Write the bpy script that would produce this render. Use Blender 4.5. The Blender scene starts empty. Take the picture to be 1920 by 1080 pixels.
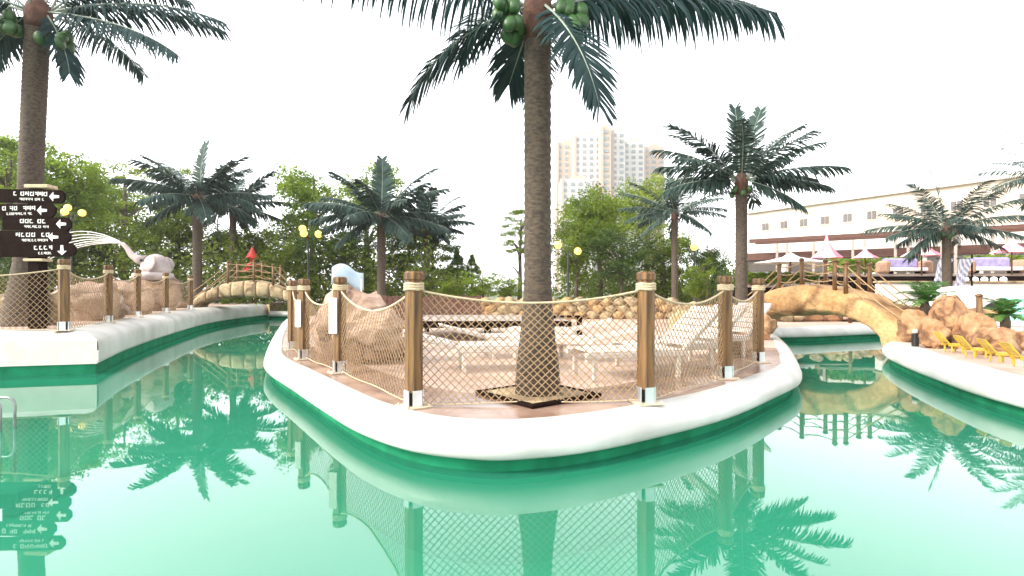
import bpy, math, random
from math import sin, cos, pi, radians as R, sqrt
from mathutils import Vector as V, noise, Matrix
from mathutils.geometry import tessellate_polygon

S = bpy.context.scene
COL = S.collection
CH, HY, F = 1.45, 544.0, 1000.0      # eye height above the water, horizon row, focal length (px of a 1920 frame)

# ------------------------------------------------------------------ camera, sky, sun, exposure
cam = bpy.data.objects.new('camera', bpy.data.cameras.new('camera')); COL.objects.link(cam)
cam.location = (0, 0, CH); cam.rotation_euler = (R(90), 0, 0)
cam.data.sensor_width = 36; cam.data.lens = 36 * F / 1920; cam.data.shift_y = 4 / 1920
cam.data.clip_start = .05; cam.data.clip_end = 5000
S.camera = cam

SUN_DIR = V((-.80, -.30, .62)).normalized()          # towards the sun
W = bpy.data.worlds.new('World'); S.world = W; W.use_nodes = True
nt = W.node_tree; bg = nt.nodes['Background']
sky = nt.nodes.new('ShaderNodeTexSky'); sky.sky_type = 'NISHITA'; sky.sun_disc = False
sky.sun_elevation = math.asin(SUN_DIR.z); sky.sun_rotation = math.atan2(SUN_DIR.x, SUN_DIR.y)
sky.air_density = 1.0; sky.dust_density = 1.0; sky.ozone_density = 1.0
hs = nt.nodes.new('ShaderNodeHueSaturation'); hs.inputs['Saturation'].default_value = .12
nt.links.new(sky.outputs[0], hs.inputs['Color']); nt.links.new(hs.outputs[0], bg.inputs[0])
bg.inputs[1].default_value = .15
sun = bpy.data.objects.new('sun', bpy.data.lights.new('sun', 'SUN')); COL.objects.link(sun)
sun.data.energy = 1.0; sun.data.angle = R(12); sun.data.color = (1, .91, .75)
sun.rotation_euler = SUN_DIR.to_track_quat('Z', 'Y').to_euler()
S.view_settings.view_transform = 'Standard'; S.view_settings.look = 'None'
S.view_settings.exposure = 2.4; S.view_settings.gamma = 1; S.view_settings.use_curve_mapping = False
S.cycles.max_bounces = 8; S.cycles.transparent_max_bounces = 16
S.cycles.use_denoising = True

# ------------------------------------------------------------------ helpers
def wx(px, d): return (px - 960) * d / F
def wz(py, d): return CH - (py - HY) * d / F
def pt(px, py, d): return V((wx(px, d), d, wz(py, d)))

MATS = {}
def mat(name, c1, c2=None, scale=6, rough=.7, bump=.0, bscale=None, metal=0, stretch=None, detail=6, spec=.5, emit=None, lo=.35, hi=.65, trans=0):
    m = bpy.data.materials.new(name); m.use_nodes = True; MATS[name] = m
    n, l = m.node_tree.nodes, m.node_tree.links
    b = n['Principled BSDF']; b.inputs['Roughness'].default_value = rough; b.inputs['Metallic'].default_value = metal
    b.inputs['Specular IOR Level'].default_value = spec
    tc = n.new('ShaderNodeTexCoord'); mp = n.new('ShaderNodeMapping'); l.new(tc.outputs['Object'], mp.inputs[0])
    if stretch: mp.inputs['Scale'].default_value = stretch
    if c2 is None: c2 = tuple(v * .82 for v in c1)
    tx = n.new('ShaderNodeTexNoise'); tx.inputs['Scale'].default_value = scale; tx.inputs['Detail'].default_value = detail
    l.new(mp.outputs[0], tx.inputs[0])
    rp = n.new('ShaderNodeValToRGB'); rp.color_ramp.elements[0].position = lo; rp.color_ramp.elements[1].position = hi
    rp.color_ramp.elements[0].color = (*c2, 1); rp.color_ramp.elements[1].color = (*c1, 1)
    l.new(tx.outputs[0], rp.inputs[0]); l.new(rp.outputs[0], b.inputs['Base Color'])
    if bump:
        t2 = n.new('ShaderNodeTexNoise'); t2.inputs['Scale'].default_value = bscale or scale * 4; t2.inputs['Detail'].default_value = 8
        l.new(mp.outputs[0], t2.inputs[0])
        bp = n.new('ShaderNodeBump'); bp.inputs['Strength'].default_value = bump; bp.inputs['Distance'].default_value = .03
        l.new(t2.outputs[0], bp.inputs['Height']); l.new(bp.outputs[0], b.inputs['Normal'])
    if emit:
        b.inputs['Emission Color'].default_value = (*emit[:3], 1); b.inputs['Emission Strength'].default_value = emit[3]
    if trans: b.inputs['Transmission Weight'].default_value = trans
    return m

def leafmat(name, c1, c2, trans=.35, rough=.6, spec=.2):
    m = bpy.data.materials.new(name); m.use_nodes = True; MATS[name] = m
    n, l = m.node_tree.nodes, m.node_tree.links
    b = n['Principled BSDF']; b.inputs['Roughness'].default_value = rough; b.inputs['Specular IOR Level'].default_value = spec
    g = n.new('ShaderNodeNewGeometry'); rp = n.new('ShaderNodeValToRGB')
    rp.color_ramp.elements[0].color = (*c2, 1); rp.color_ramp.elements[1].color = (*c1, 1)
    l.new(g.outputs['Random Per Island'], rp.inputs[0])
    tc = n.new('ShaderNodeTexCoord'); tx = n.new('ShaderNodeTexNoise'); tx.inputs['Scale'].default_value = 2.2
    l.new(tc.outputs['Object'], tx.inputs[0])
    mx = n.new('ShaderNodeMix'); mx.data_type = 'RGBA'; mx.inputs[0].default_value = .45
    r2 = n.new('ShaderNodeValToRGB'); r2.color_ramp.elements[0].position = .35; r2.color_ramp.elements[1].position = .62
    r2.color_ramp.elements[0].color = (*c2, 1); r2.color_ramp.elements[1].color = (*c1, 1)
    l.new(tx.outputs[0], r2.inputs[0]); l.new(rp.outputs[0], mx.inputs[6]); l.new(r2.outputs[0], mx.inputs[7])
    l.new(mx.outputs[2], b.inputs['Base Color'])
    if trans:
        t = n.new('ShaderNodeBsdfTranslucent'); l.new(mx.outputs[2], t.inputs[0])
        ms = n.new('ShaderNodeMixShader'); ms.inputs[0].default_value = trans
        l.new(b.outputs[0], ms.inputs[1]); l.new(t.outputs[0], ms.inputs[2])
        l.new(ms.outputs[0], n['Material Output'].inputs[0])
    return m

class MB:
    """collects faces; build() links them as one mesh object"""
    def __init__(s): s.v, s.f, s.mi, s.sm = [], [], [], []
    def face(s, idx, m=0, sm=False): s.f.append(tuple(idx)); s.mi.append(m); s.sm.append(sm)
    def add(s, pts, m=0, sm=False):
        i = len(s.v); s.v += [tuple(p) for p in pts]; s.face(range(i, i + len(pts)), m, sm)
    def box(s, c, size, rz=0, m=0, tilt=None):
        M = Matrix.Rotation(rz, 3, 'Z')
        if tilt: M = M @ Matrix.Rotation(tilt, 3, 'Y')
        i = len(s.v); hx, hy, hz = (q / 2 for q in size)
        for x, y, z in ((-1,-1,-1),(1,-1,-1),(1,1,-1),(-1,1,-1),(-1,-1,1),(1,-1,1),(1,1,1),(-1,1,1)):
            s.v.append(tuple(V(c) + M @ V((x*hx, y*hy, z*hz))))
        for q in ((0,3,2,1),(4,5,6,7),(0,1,5,4),(1,2,6,5),(2,3,7,6),(3,0,4,7)): s.face([i+k for k in q], m)
    def bevbox(s, c, size, b=.01, rz=0, m=0, tilt=None):
        """box with chamfered edges"""
        M = Matrix.Rotation(rz, 3, 'Z')
        if tilt: M = M @ Matrix.Rotation(tilt, 3, 'Y')
        hx, hy, hz = (q / 2 for q in size)
        def ring(x, y, z, bb): return [(-x+bb,-y,z),(x-bb,-y,z),(x,-y+bb,z),(x,y-bb,z),(x-bb,y,z),(-x+bb,y,z),(-x,y-bb,z),(-x,-y+bb,z)]
        i0 = len(s.v)
        for x, y, z, bb in ((hx-b,hy-b,-hz,b*.6),(hx,hy,-hz+b,b),(hx,hy,hz-b,b),(hx-b,hy-b,hz,b*.6)):
            for p in ring(x, y, z, bb): s.v.append(tuple(V(c) + M @ V(p)))
        s.face([i0+k for k in range(7,-1,-1)], m); s.face([i0+24+k for k in range(8)], m)
        for r in range(3):
            for k in range(8): s.face((i0+r*8+k, i0+r*8+(k+1)%8, i0+r*8+8+(k+1)%8, i0+r*8+8+k), m)
    def tube(s, pts, rad, n=6, m=0, cap=True, sm=True):
        pts = [V(p) for p in pts]; N = len(pts)
        rad = rad if isinstance(rad, (list, tuple)) else [rad]*N
        i0 = len(s.v); ref = None
        for k, p in enumerate(pts):
            t = (pts[min(k+1,N-1)] - pts[max(k-1,0)]).normalized()
            if ref is None: ref = V((0,0,1)) if abs(t.z) < .9 else V((1,0,0))
            a = t.cross(ref).normalized(); b = a.cross(t).normalized(); ref = b
            for j in range(n):
                g = 2*pi*j/n; s.v.append(tuple(p + (a*cos(g) + b*sin(g))*rad[k]))
        for k in range(N-1):
            for j in range(n): s.face((i0+k*n+j, i0+k*n+(j+1)%n, i0+k*n+n+(j+1)%n, i0+k*n+n+j), m, sm)
        if cap: s.face([i0+j for j in range(n-1,-1,-1)], m); s.face([i0+(N-1)*n+j for j in range(n)], m)
    def lathe(s, c, prof, n=20, m=0, sm=True):
        i0 = len(s.v); c = V(c)
        for r, z in prof:
            for j in range(n): s.v.append(tuple(c + V((r*cos(2*pi*j/n), r*sin(2*pi*j/n), z))))
        for k in range(len(prof)-1):
            for j in range(n): s.face((i0+k*n+j, i0+k*n+(j+1)%n, i0+k*n+n+(j+1)%n, i0+k*n+n+j), m, sm)
        s.face([i0+j for j in range(n-1,-1,-1)], m); s.face([i0+(len(prof)-1)*n+j for j in range(n)], m)
    def poly(s, loops, z, m=0):
        tri = tessellate_polygon([[V((x,y,0)) for x,y in lp] for lp in loops])
        i0 = len(s.v)
        for lp in loops: s.v += [(x,y,z) for x,y in lp]
        for t in tri:
            a,b,c = (V(s.v[i0+k]) for k in t)
            if (b-a).cross(c-a).z < 0: t = (t[0],t[2],t[1])
            s.face([i0+k for k in t], m)
    def mesh(s, name, mats):
        me = bpy.data.meshes.new(name); me.from_pydata(s.v, [], s.f); me.update()
        for m in (mats if isinstance(mats, (list,tuple)) else [mats]): me.materials.append(MATS[m] if isinstance(m,str) else m)
        me.polygons.foreach_set('material_index', s.mi); me.polygons.foreach_set('use_smooth', s.sm)
        return me
    def build(s, name, mats, parent=None): return link(name, s.mesh(name, mats), parent)

def link(name, data, parent=None):
    o = bpy.data.objects.new(name, data); COL.objects.link(o)
    if parent is not None: o.parent = parent
    return o
def tag(o, label=None, cat=None, group=None, kind=None):
    if label: o['label'] = label
    if cat: o['category'] = cat
    if group: o['group'] = group
    if kind: o['kind'] = kind
    return o
def thing(name, label, cat, loc, rz=0, group=None, sc=1):
    o = bpy.data.objects.new(name, None); COL.objects.link(o); o.empty_display_size = .1
    o.location = loc; o.rotation_euler = (0,0,rz); o.scale = (sc,)*3
    return tag(o, label, cat, group)
def catmull(P, n=6, closed=False):
    out = []; N = len(P)
    for i in range(N if closed else N-1):
        p0, p1, p2, p3 = (V((*P[(i+k) % N if closed else min(max(i+k,0),N-1)],0)) for k in (-1,0,1,2))
        for j in range(n):
            t = j/n
            q = .5*((2*p1)+(p2-p0)*t+(2*p0-5*p1+4*p2-p3)*t*t+(3*p1-p0-3*p2+p3)*t**3); out.append((q.x,q.y))
    if not closed: out.append(tuple(P[-1]))
    return out

# ------------------------------------------------------------------ materials
mat('coping_white', (.54,.53,.50), (.37,.36,.33), scale=1.3, detail=12, rough=.42, bump=.03, bscale=30)
mat('wall_shade_green', (.010,.17,.08), (.006,.11,.05), scale=4, rough=.85, bump=.05, spec=.1)  # mint wall colour darkened: the coping lip's shade is painted into it
mat('floor_mint', (.22,.68,.45), (.19,.62,.41), scale=.8, rough=.8)
mat('panel_beige', (.56,.53,.47), (.50,.47,.41), scale=5, rough=.6, bump=.05, bscale=50)
mat('deck_pale', (.48,.355,.29), (.32,.22,.17), scale=1.4, rough=.6, bump=.15, bscale=18)
mat('deck_wet', (.36,.245,.185), (.18,.105,.075), scale=1.7, rough=.22, bump=.12, bscale=25)
mat('ground_soil', (.10,.12,.05), (.07,.08,.035), scale=.6, rough=.95, bump=.3)
mat('wood_post', (.17,.082,.018), (.048,.019,.005), scale=5, rough=.6, bump=.25, bscale=14, stretch=(6,6,.5))
mat('wood_dark', (.013,.006,.0045), (.008,.004,.003), scale=6, rough=.9, bump=.2, spec=.05)
mat('wood_red', (.10,.038,.022), (.06,.02,.013), scale=6, rough=.7, bump=.2, stretch=(.6,6,6))
mat('wood_grey', (.34,.28,.24), (.25,.2,.17), scale=5, rough=.75, bump=.2, stretch=(.5,7,7))
mat('rope', (.35,.235,.125), (.25,.16,.085), scale=40, rough=.9)
mat('rope_pale', (.50,.40,.26), (.38,.29,.18), scale=30, rough=.9, bump=.3, bscale=90)
mat('steel', (.72,.74,.74), (.6,.62,.63), scale=10, rough=.3, metal=.85)
mat('steel_dark', (.30,.31,.30), (.2,.21,.2), scale=10, rough=.35, metal=.9)
mat('plate_tan', (.52,.42,.30), (.42,.33,.23), scale=10, rough=.5)
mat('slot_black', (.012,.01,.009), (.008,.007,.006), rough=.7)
mat('trunk', (.082,.058,.037), (.03,.02,.013), scale=7, rough=.85, bump=.5, bscale=26, stretch=(2.5,2.5,6))
mat('trunk_top', (.10,.042,.026), (.05,.02,.012), scale=8, rough=.9, bump=.5)
leafmat('palm_leaf', (.030,.062,.058), (.012,.026,.026), trans=.08, rough=.55, spec=.12)
leafmat('palm_leaf_far', (.055,.088,.072), (.018,.032,.027), trans=.1, rough=.6, spec=.08)
mat('rachis', (.24,.27,.22), (.15,.19,.14), scale=5, rough=.5)
mat('coconut', (.028,.085,.014), (.012,.04,.008), scale=6, rough=.45)
leafmat('leaf_yellow', (.28,.34,.045), (.09,.15,.022), trans=.5)
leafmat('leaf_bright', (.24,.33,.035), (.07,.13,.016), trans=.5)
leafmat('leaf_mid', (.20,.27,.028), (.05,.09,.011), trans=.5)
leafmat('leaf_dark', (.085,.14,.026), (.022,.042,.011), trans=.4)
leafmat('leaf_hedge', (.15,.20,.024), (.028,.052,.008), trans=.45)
leafmat('leaf_sago', (.07,.17,.03), (.03,.09,.015), trans=.2)
mat('bark', (.10,.075,.05), (.05,.036,.025), scale=8, rough=.95, bump=.6)
def rockmat(name, c1, c2, scale=1.6, cr=1.5):
    m = mat(name, c1, c2, scale=scale, rough=.88, bump=.9, bscale=7, lo=.3, hi=.7)
    n, l = m.node_tree.nodes, m.node_tree.links; b = n['Principled BSDF']; src = b.inputs['Base Color'].links[0].from_socket
    tc = n.new('ShaderNodeTexCoord'); dn = n.new('ShaderNodeTexNoise'); dn.inputs['Scale'].default_value = 2.4; dn.inputs['Detail'].default_value = 5
    l.new(tc.outputs['Object'], dn.inputs[0])
    ad = n.new('ShaderNodeMix'); ad.data_type = 'VECTOR'; ad.inputs[0].default_value = .4
    l.new(tc.outputs['Object'], ad.inputs[4]); l.new(dn.outputs['Color'], ad.inputs[5])
    vo = n.new('ShaderNodeTexVoronoi'); vo.feature = 'DISTANCE_TO_EDGE'; vo.inputs['Scale'].default_value = cr; l.new(ad.outputs[1], vo.inputs[0])
    rp = n.new('ShaderNodeValToRGB'); rp.color_ramp.elements[0].position = 0; rp.color_ramp.elements[1].position = .06
    rp.color_ramp.elements[0].color = (.25,.2,.16,1); rp.color_ramp.elements[1].color = (1,1,1,1); l.new(vo.outputs[0], rp.inputs[0])
    f2 = n.new('ShaderNodeTexNoise'); f2.inputs['Scale'].default_value = 14; f2.inputs['Detail'].default_value = 8; l.new(tc.outputs['Object'], f2.inputs[0])
    r2 = n.new('ShaderNodeValToRGB'); r2.color_ramp.elements[0].position = .3; r2.color_ramp.elements[1].position = .6; r2.color_ramp.elements[0].color = (.55,.5,.45,1)
    l.new(f2.outputs[0], r2.inputs[0])
    for i, sck in enumerate((rp.outputs[0], r2.outputs[0])):
        mx = n.new('ShaderNodeMix'); mx.data_type = 'RGBA'; mx.blend_type = 'MULTIPLY'; mx.inputs[0].default_value = (.75,.7)[i]
        l.new(src, mx.inputs[6]); l.new(sck, mx.inputs[7]); src = mx.outputs[2]
    l.new(src, b.inputs['Base Color'])
    bp = n.new('ShaderNodeBump'); bp.inputs['Strength'].default_value = .5; bp.inputs['Distance'].default_value = .06
    l.new(rp.outputs[0], bp.inputs['Height']); l.new(b.inputs['Normal'].links[0].from_socket, bp.inputs['Normal']); l.new(bp.outputs[0], b.inputs['Normal'])
rockmat('rock_tan', (.47,.27,.135), (.23,.105,.045), 1.6, 1.7)
rockmat('rock_gold', (.52,.335,.155), (.30,.145,.05), 1.5, .7)
rockmat('rock_pink', (.46,.33,.25), (.26,.16,.11), 1.8, 1.6)
rockmat('stone_pale', (.46,.36,.21), (.29,.20,.11), 2.5, .8)
mat('sculpt_stone', (.40,.34,.32), (.24,.20,.19), scale=3, rough=.8, bump=.4, bscale=12)
mat('white_plastic', (.52,.47,.42), (.42,.37,.33), scale=3, rough=.4)
mat('yellow_plastic', (.55,.36,.03), (.45,.28,.02), scale=3, rough=.4)
mat('white_paint', (.68,.65,.60), (.62,.59,.54), scale=1, rough=.7)
mat('wall_cream', (.50,.415,.335), (.45,.37,.295), scale=.4, rough=.8)
mat('tower_white', (.46,.445,.42), (.43,.415,.39), scale=.05, rough=.8)
mat('tower_peach', (.39,.30,.235), (.36,.27,.21), scale=.05, rough=.8)
mat('window_dark', (.09,.075,.065), (.06,.05,.045), scale=1, rough=.25)
mat('window_far', (.19,.215,.22), (.16,.18,.19), scale=.2, rough=.3)
mat('frame_tan', (.60,.50,.40), rough=.6)
mat('pink_cloth', (.72,.22,.28), (.62,.16,.22), scale=4, rough=.85)
mat('pink_pale', (.80,.62,.62), rough=.85)
mat('red_cloth', (.62,.03,.03), (.48,.02,.02), scale=5, rough=.7)
mat('white_cloth', (.80,.79,.78), (.74,.73,.72), scale=2, rough=.85)
mat('purple_cloth', (.30,.26,.44), (.20,.17,.32), scale=5, rough=.85)
mat('brown_soft', (.36,.22,.14), (.26,.15,.1), scale=4, rough=.8)
mat('blue_plastic', (.34,.42,.48), (.26,.34,.40), scale=2, rough=.2)
mat('turquoise', (.30,.66,.62), (.24,.58,.55), scale=2, rough=.4)
mat('black_metal', (.015,.014,.013), rough=.5)
mat('letter_white', (.78,.76,.72), rough=.6)
mat('globe_lit', (.5,.34,.08), rough=.3, emit=(1,.60,.10,.55))
mat('bulb_white', (.85,.85,.85), rough=.3, emit=(1,.97,.9,.5))
mat('jet_water', (.80,.82,.80), (.62,.64,.58), scale=20, rough=.15)

def striped(name, a, b, scale):
    m = mat(name, a, rough=.8); n, l = m.node_tree.nodes, m.node_tree.links
    tc = n.new('ShaderNodeTexCoord'); w = n.new('ShaderNodeTexWave'); w.bands_direction = 'X'; w.inputs['Scale'].default_value = scale
    l.new(tc.outputs['Object'], w.inputs[0]); r = n.new('ShaderNodeValToRGB'); r.color_ramp.interpolation = 'CONSTANT'
    r.color_ramp.elements[0].color = (*a,1); r.color_ramp.elements[1].color = (*b,1); r.color_ramp.elements[1].position = .5
    l.new(w.outputs[0], r.inputs[0]); l.new(r.outputs[0], n['Principled BSDF'].inputs['Base Color'])
striped('stripe_cloth', (.34,.33,.42), (.74,.74,.78), 4.5)

def water_mat():
    m = bpy.data.materials.new('pool_water'); m.use_nodes = True; MATS['pool_water'] = m
    n, l = m.node_tree.nodes, m.node_tree.links; n.remove(n['Principled BSDF'])
    t = n.new('ShaderNodeBsdfTransparent'); t.inputs[0].default_value = (.58,.98,.84,1)
    g = n.new('ShaderNodeBsdfGlossy'); g.inputs['Roughness'].default_value = .015
    fr = n.new('ShaderNodeFresnel'); fr.inputs['IOR'].default_value = 1.9
    ms = n.new('ShaderNodeMixShader')
    tc = n.new('ShaderNodeTexCoord'); tx = n.new('ShaderNodeTexNoise'); tx.inputs['Scale'].default_value = 1.3; tx.inputs['Detail'].default_value = 3
    l.new(tc.outputs['Object'], tx.inputs[0]); bp = n.new('ShaderNodeBump'); bp.inputs['Strength'].default_value = .013; bp.inputs['Distance'].default_value = .05
    l.new(tx.outputs[0], bp.inputs['Height']); l.new(bp.outputs[0], g.inputs['Normal'])
    df = n.new('ShaderNodeBsdfDiffuse'); df.inputs[0].default_value = (.05,.42,.26,1); tb = n.new('ShaderNodeMixShader'); tb.inputs[0].default_value = .3
    l.new(t.outputs[0], tb.inputs[1]); l.new(df.outputs[0], tb.inputs[2])
    l.new(fr.outputs[0], ms.inputs[0]); l.new(tb.outputs[0], ms.inputs[1]); l.new(g.outputs[0], ms.inputs[2])
    l.new(ms.outputs[0], n['Material Output'].inputs[0])
water_mat()

# ------------------------------------------------------------------ pool, decks, ground
DL, DH = .37, .74                        # low deck (peninsula, right bank) and high deck (left bank) above the water
ISLE = [(7.5,15.05),(6.95,14.3),(5.9,11.7),(5.1,9.9),(4.45,8.5),(3.95,7.55),(3.3,6.78),(2.18,5.6),(1.18,4.83),(.62,4.48),(.17,4.31),(-.226,4.27),
        (-.78,4.475),(-1.32,4.98),(-1.85,5.69),(-2.75,7.0),(-3.77,8.5),(-4.45,9.9),(-6.2,14.2),(-9.1,21.9),(-9.7,25.6),(-10.2,26.9)]
RIGHT = [(5.6,-3),(5.75,3),(5.87,6.1),(6.42,8),(7.05,9.6),(7.75,10.95),(8.6,11.9),(9.8,12.6),(12,13.4),(14,14.0),(14.6,15.4),(13.6,16.7),(11.9,16.5),(9.8,15.75),(8.4,15.2),(7.5,15.05)]
LEFT = [(-12.4,27.2),(-12.35,24.6),(-11.6,20.4),(-9.75,15.1),(-8.3,11.5),(-7.2,9.22)]
LFRONT = [(-7.2,9.22),(-8.5,8.87),(-14,7.4)]
END = [(-10.2,26.9),(-12.4,27.2)]
isle, right, left = catmull(ISLE,6), catmull(RIGHT,6), catmull(LEFT,6)
pool = right[:-1] + isle[:-1] + END[:1] + left[:-1] + LFRONT + [(-14,-3)]

def offset_path(P, off, first=None, last=None):
    """offset each point sideways; + is towards the right of travel"""
    out = []
    for i, p in enumerate(P):
        a, b = P[max(i-1,0)], P[min(i+1,len(P)-1)]
        t = V((b[0]-a[0], b[1]-a[1])).normalized(); out.append((p[0]+t.y*off, p[1]-t.x*off))
    if first: out[0] = (P[0][0]+first[0]*off, P[0][1]+first[1]*off)
    if last: out[-1] = (P[-1][0]+last[0]*off, P[-1][1]+last[1]*off)
    return out
MITRE = (-1.425,.658)
def sweep(P, prof, name, m, sm=True, first=None, last=None):
    mb = MB(); n = len(prof)
    for o, z in prof:
        for x, y in offset_path(P, o, first, last): mb.v.append((x,y,z))
    N = len(P)
    for k in range(n-1):
        for i in range(N-1): mb.face((k*N+i, k*N+i+1, (k+1)*N+i+1, (k+1)*N+i), 0, sm)
    return tag(mb.build(name, m), kind='structure')
# water lies on the LEFT of travel for 'right' and 'isle' paths, so pool side = negative offset
NOSE = [(0,.352),(-.06,.315),(-.105,.27),(-.125,.22),(-.125,.17),(-.11,.135),(-.085,.115),(0,.105)]
LOWP = [(.17,.34),(.17,.374),(.15,.380),(.09,.378),(.04,.368)] + NOSE
WIDEP = [(.40,.34),(.40,.378),(.36,.384),(.14,.384),(.06,.375)] + NOSE
HIGHP = [(.62,.70),(.62,.748),(.58,.752),(.40,.748),(.20,.715),(.05,.655),(-.02,.60),(-.05,.54),(-.055,.45),(-.055,.24),(-.045,.19),(0,.178)]
sweep(isle, LOWP, 'pool_coping', 'coping_white'); sweep(right, WIDEP, 'pool_coping', 'coping_white')
sweep(END, LOWP, 'pool_coping', 'coping_white')
sweep(left[:-4]+left[-1:], HIGHP, 'pool_coping', 'coping_white', last=MITRE)
sweep(isle, [(.0,.112),(0,-.06)], 'lip_shade_band', 'wall_shade_green'); sweep(right, [(.0,.112),(0,-.06)], 'lip_shade_band', 'wall_shade_green')  # strip under the lip, overhang shade put into its colour
sweep(left, [(.0,.182),(0,-.06)], 'lip_shade_band', 'wall_shade_green'); sweep(END, [(0,.112),(0,-.06)], 'lip_shade_band', 'wall_shade_green')
for q in (isle, right, left, END, LFRONT): sweep(q, [(0,-.06),(0,-1)], 'pool_wall', 'floor_mint', q is not LFRONT)
sweep([(-14,-3),(5.6,-3)], [(0,.4),(0,-1)], 'pool_wall', 'wall_shade_green')
sweep([(-14,7.4),(-14,-3)], [(0,.4),(0,-1)], 'pool_wall', 'wall_shade_green')
# straight left front: flat beige wall with a white top slab and base band in shade-darkened green
lf = LFRONT
sweep(lf, [(.62,.752),(.58,.752),(.40,.748),(.20,.715),(.05,.655),(-.02,.60)], 'pool_coping', 'coping_white', first=MITRE)
sweep(lf, [(-.02,.60),(-.03,.592),(-.03,.18),(0,.178)], 'pool_wall_panel', 'panel_beige', False, first=MITRE)
sweep(lf, [(0,.182),(0,-.06)], 'lip_shade_band', 'wall_shade_green', False)

mb = MB(); mb.poly([pool], -.75); tag(mb.build('pool_floor','floor_mint'), kind='structure')
mb = MB(); mb.poly([pool], 0); tag(mb.build('water','pool_water'), kind='structure')
inner = offset_path(right[:-1]+isle[:-1]+END[:1]+left[:-1]+LFRONT+[(-14,-3)], .12)
big = [(-1500,-1500),(1500,-1500),(1500,1500),(-1500,1500)]
mb = MB(); mb.poly([big, inner[::-1]], DL-.03); tag(mb.build('ground','ground_soil'), kind='structure')
mb = MB(); mb.poly([offset_path(isle,.15)+[(-10.2,36),(9,36),(9,17)]], DL); tag(mb.build('peninsula_deck','deck_pale'), kind='structure')
# worn wet walkway that follows the coping inside the fence posts
wk = catmull(ISLE[3:18],6); wo = offset_path(wk,.16); wi = [(x+(.3-x)*.17, y+(11.5-y)*.17) for x,y in wk]
mb = MB(); N = len(wk); mb.v = [(x,y,DL+.004) for x,y in wo+wi]
for i in range(N-1): mb.face((i,i+1,N+i+1,N+i))
tag(mb.build('walkway','deck_wet'), kind='structure')
mb = MB(); mb.poly([offset_path(right,.30)+[(9,17),(9,36),(45,36),(45,-3)]], DL-.004); tag(mb.build('pool_deck','deck_pale'), kind='structure')
mb = MB(); mb.poly([offset_path(left[:-4]+left[-1:],.5,None,MITRE)+offset_path(LFRONT,.5,MITRE)[1:]+[(-60,7.4),(-60,45),(-12.6,45)]], DH); 
tag(mb.build('raised_terrace','deck_pale'), kind='structure')
mb = MB()
for a, b in (((-12.6,45),(-12.6,27.3)),((-60,45),(-12.6,45)),((-14,7.4),(-60,7.4)),((-12.6,27.3),(-12.0,26.4))):
    mb.add([(*a,DH),(*a,.2),(*b,.2),(*b,DH)])
tag(mb.build('terrace_edge','stone_pale'), kind='structure')

# ------------------------------------------------------------------ fence posts and rope nets
def post_parts(h=1.25, w=.15):
    a = MB(); c = w*.28
    def ring(z, k=1.0, cc=c):
        q = w/2*k; return [(-q+cc,-q,z),(q-cc,-q,z),(q,-q+cc,z),(q,q-cc,z),(q-cc,q,z),(-q+cc,q,z),(-q,q-cc,z),(-q,-q+cc,z)]
    levels = [(.14,1),(h*.9,1),(h*.905,.93),(h*.935,.93),(h*.94,1.12),(h*.985,1.12),(h,.9)]
    for z, k in levels: a.v += ring(z, k, c*k)
    for r in range(len(levels)-1):
        for k in range(8): a.face((r*8+k, r*8+(k+1)%8, r*8+8+(k+1)%8, r*8+8+k))
    a.face(range((len(levels)-1)*8, len(levels)*8)); a.face(range(7,-1,-1))
    rp = MB()
    for dz in (.0,.024,.048):
        q = w*.56; ringp = [(q*cos(2*pi*k/12), q*sin(2*pi*k/12), h*.868+dz+.004*sin(k*2)) for k in range(13)]
        rp.tube(ringp, .014, 6, cap=False)
    sh = MB()
    for k in range(4):
        g = k*pi/2; sh.box((cos(g)*w*.5, sin(g)*w*.5, .085), (.012, w*.62, .15), g)
    co = MB(); co.box((0,0,.085), (w*.55,w*.55,.13))
    pl = MB(); pl.bevbox((0,0,.008), (w*1.75,w*1.75,.016), .005)
    for sx in (-1,1):
        for sy in (-1,1): pl.lathe((sx*w*.7, sy*w*.7, .016), [(.012,0),(.012,.012),(.005,.016)], 6)
    return a.mesh('post','wood_post'), rp.mesh('rope_wrap','rope_pale'), sh.mesh('steel_shoe','steel'), co.mesh('shoe_core','slot_black'), pl.mesh('base_plate','plate_tan')
PM = post_parts()
def fence_post(x, y, z, rz, label, group):
    t = thing('fence_post', label, 'post', (x,y,z), rz, group)
    for nm, me in zip(('post','rope_wrap','steel_shoe','shoe_core','base_plate'), PM): link(nm, me, t)
    return t
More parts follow.
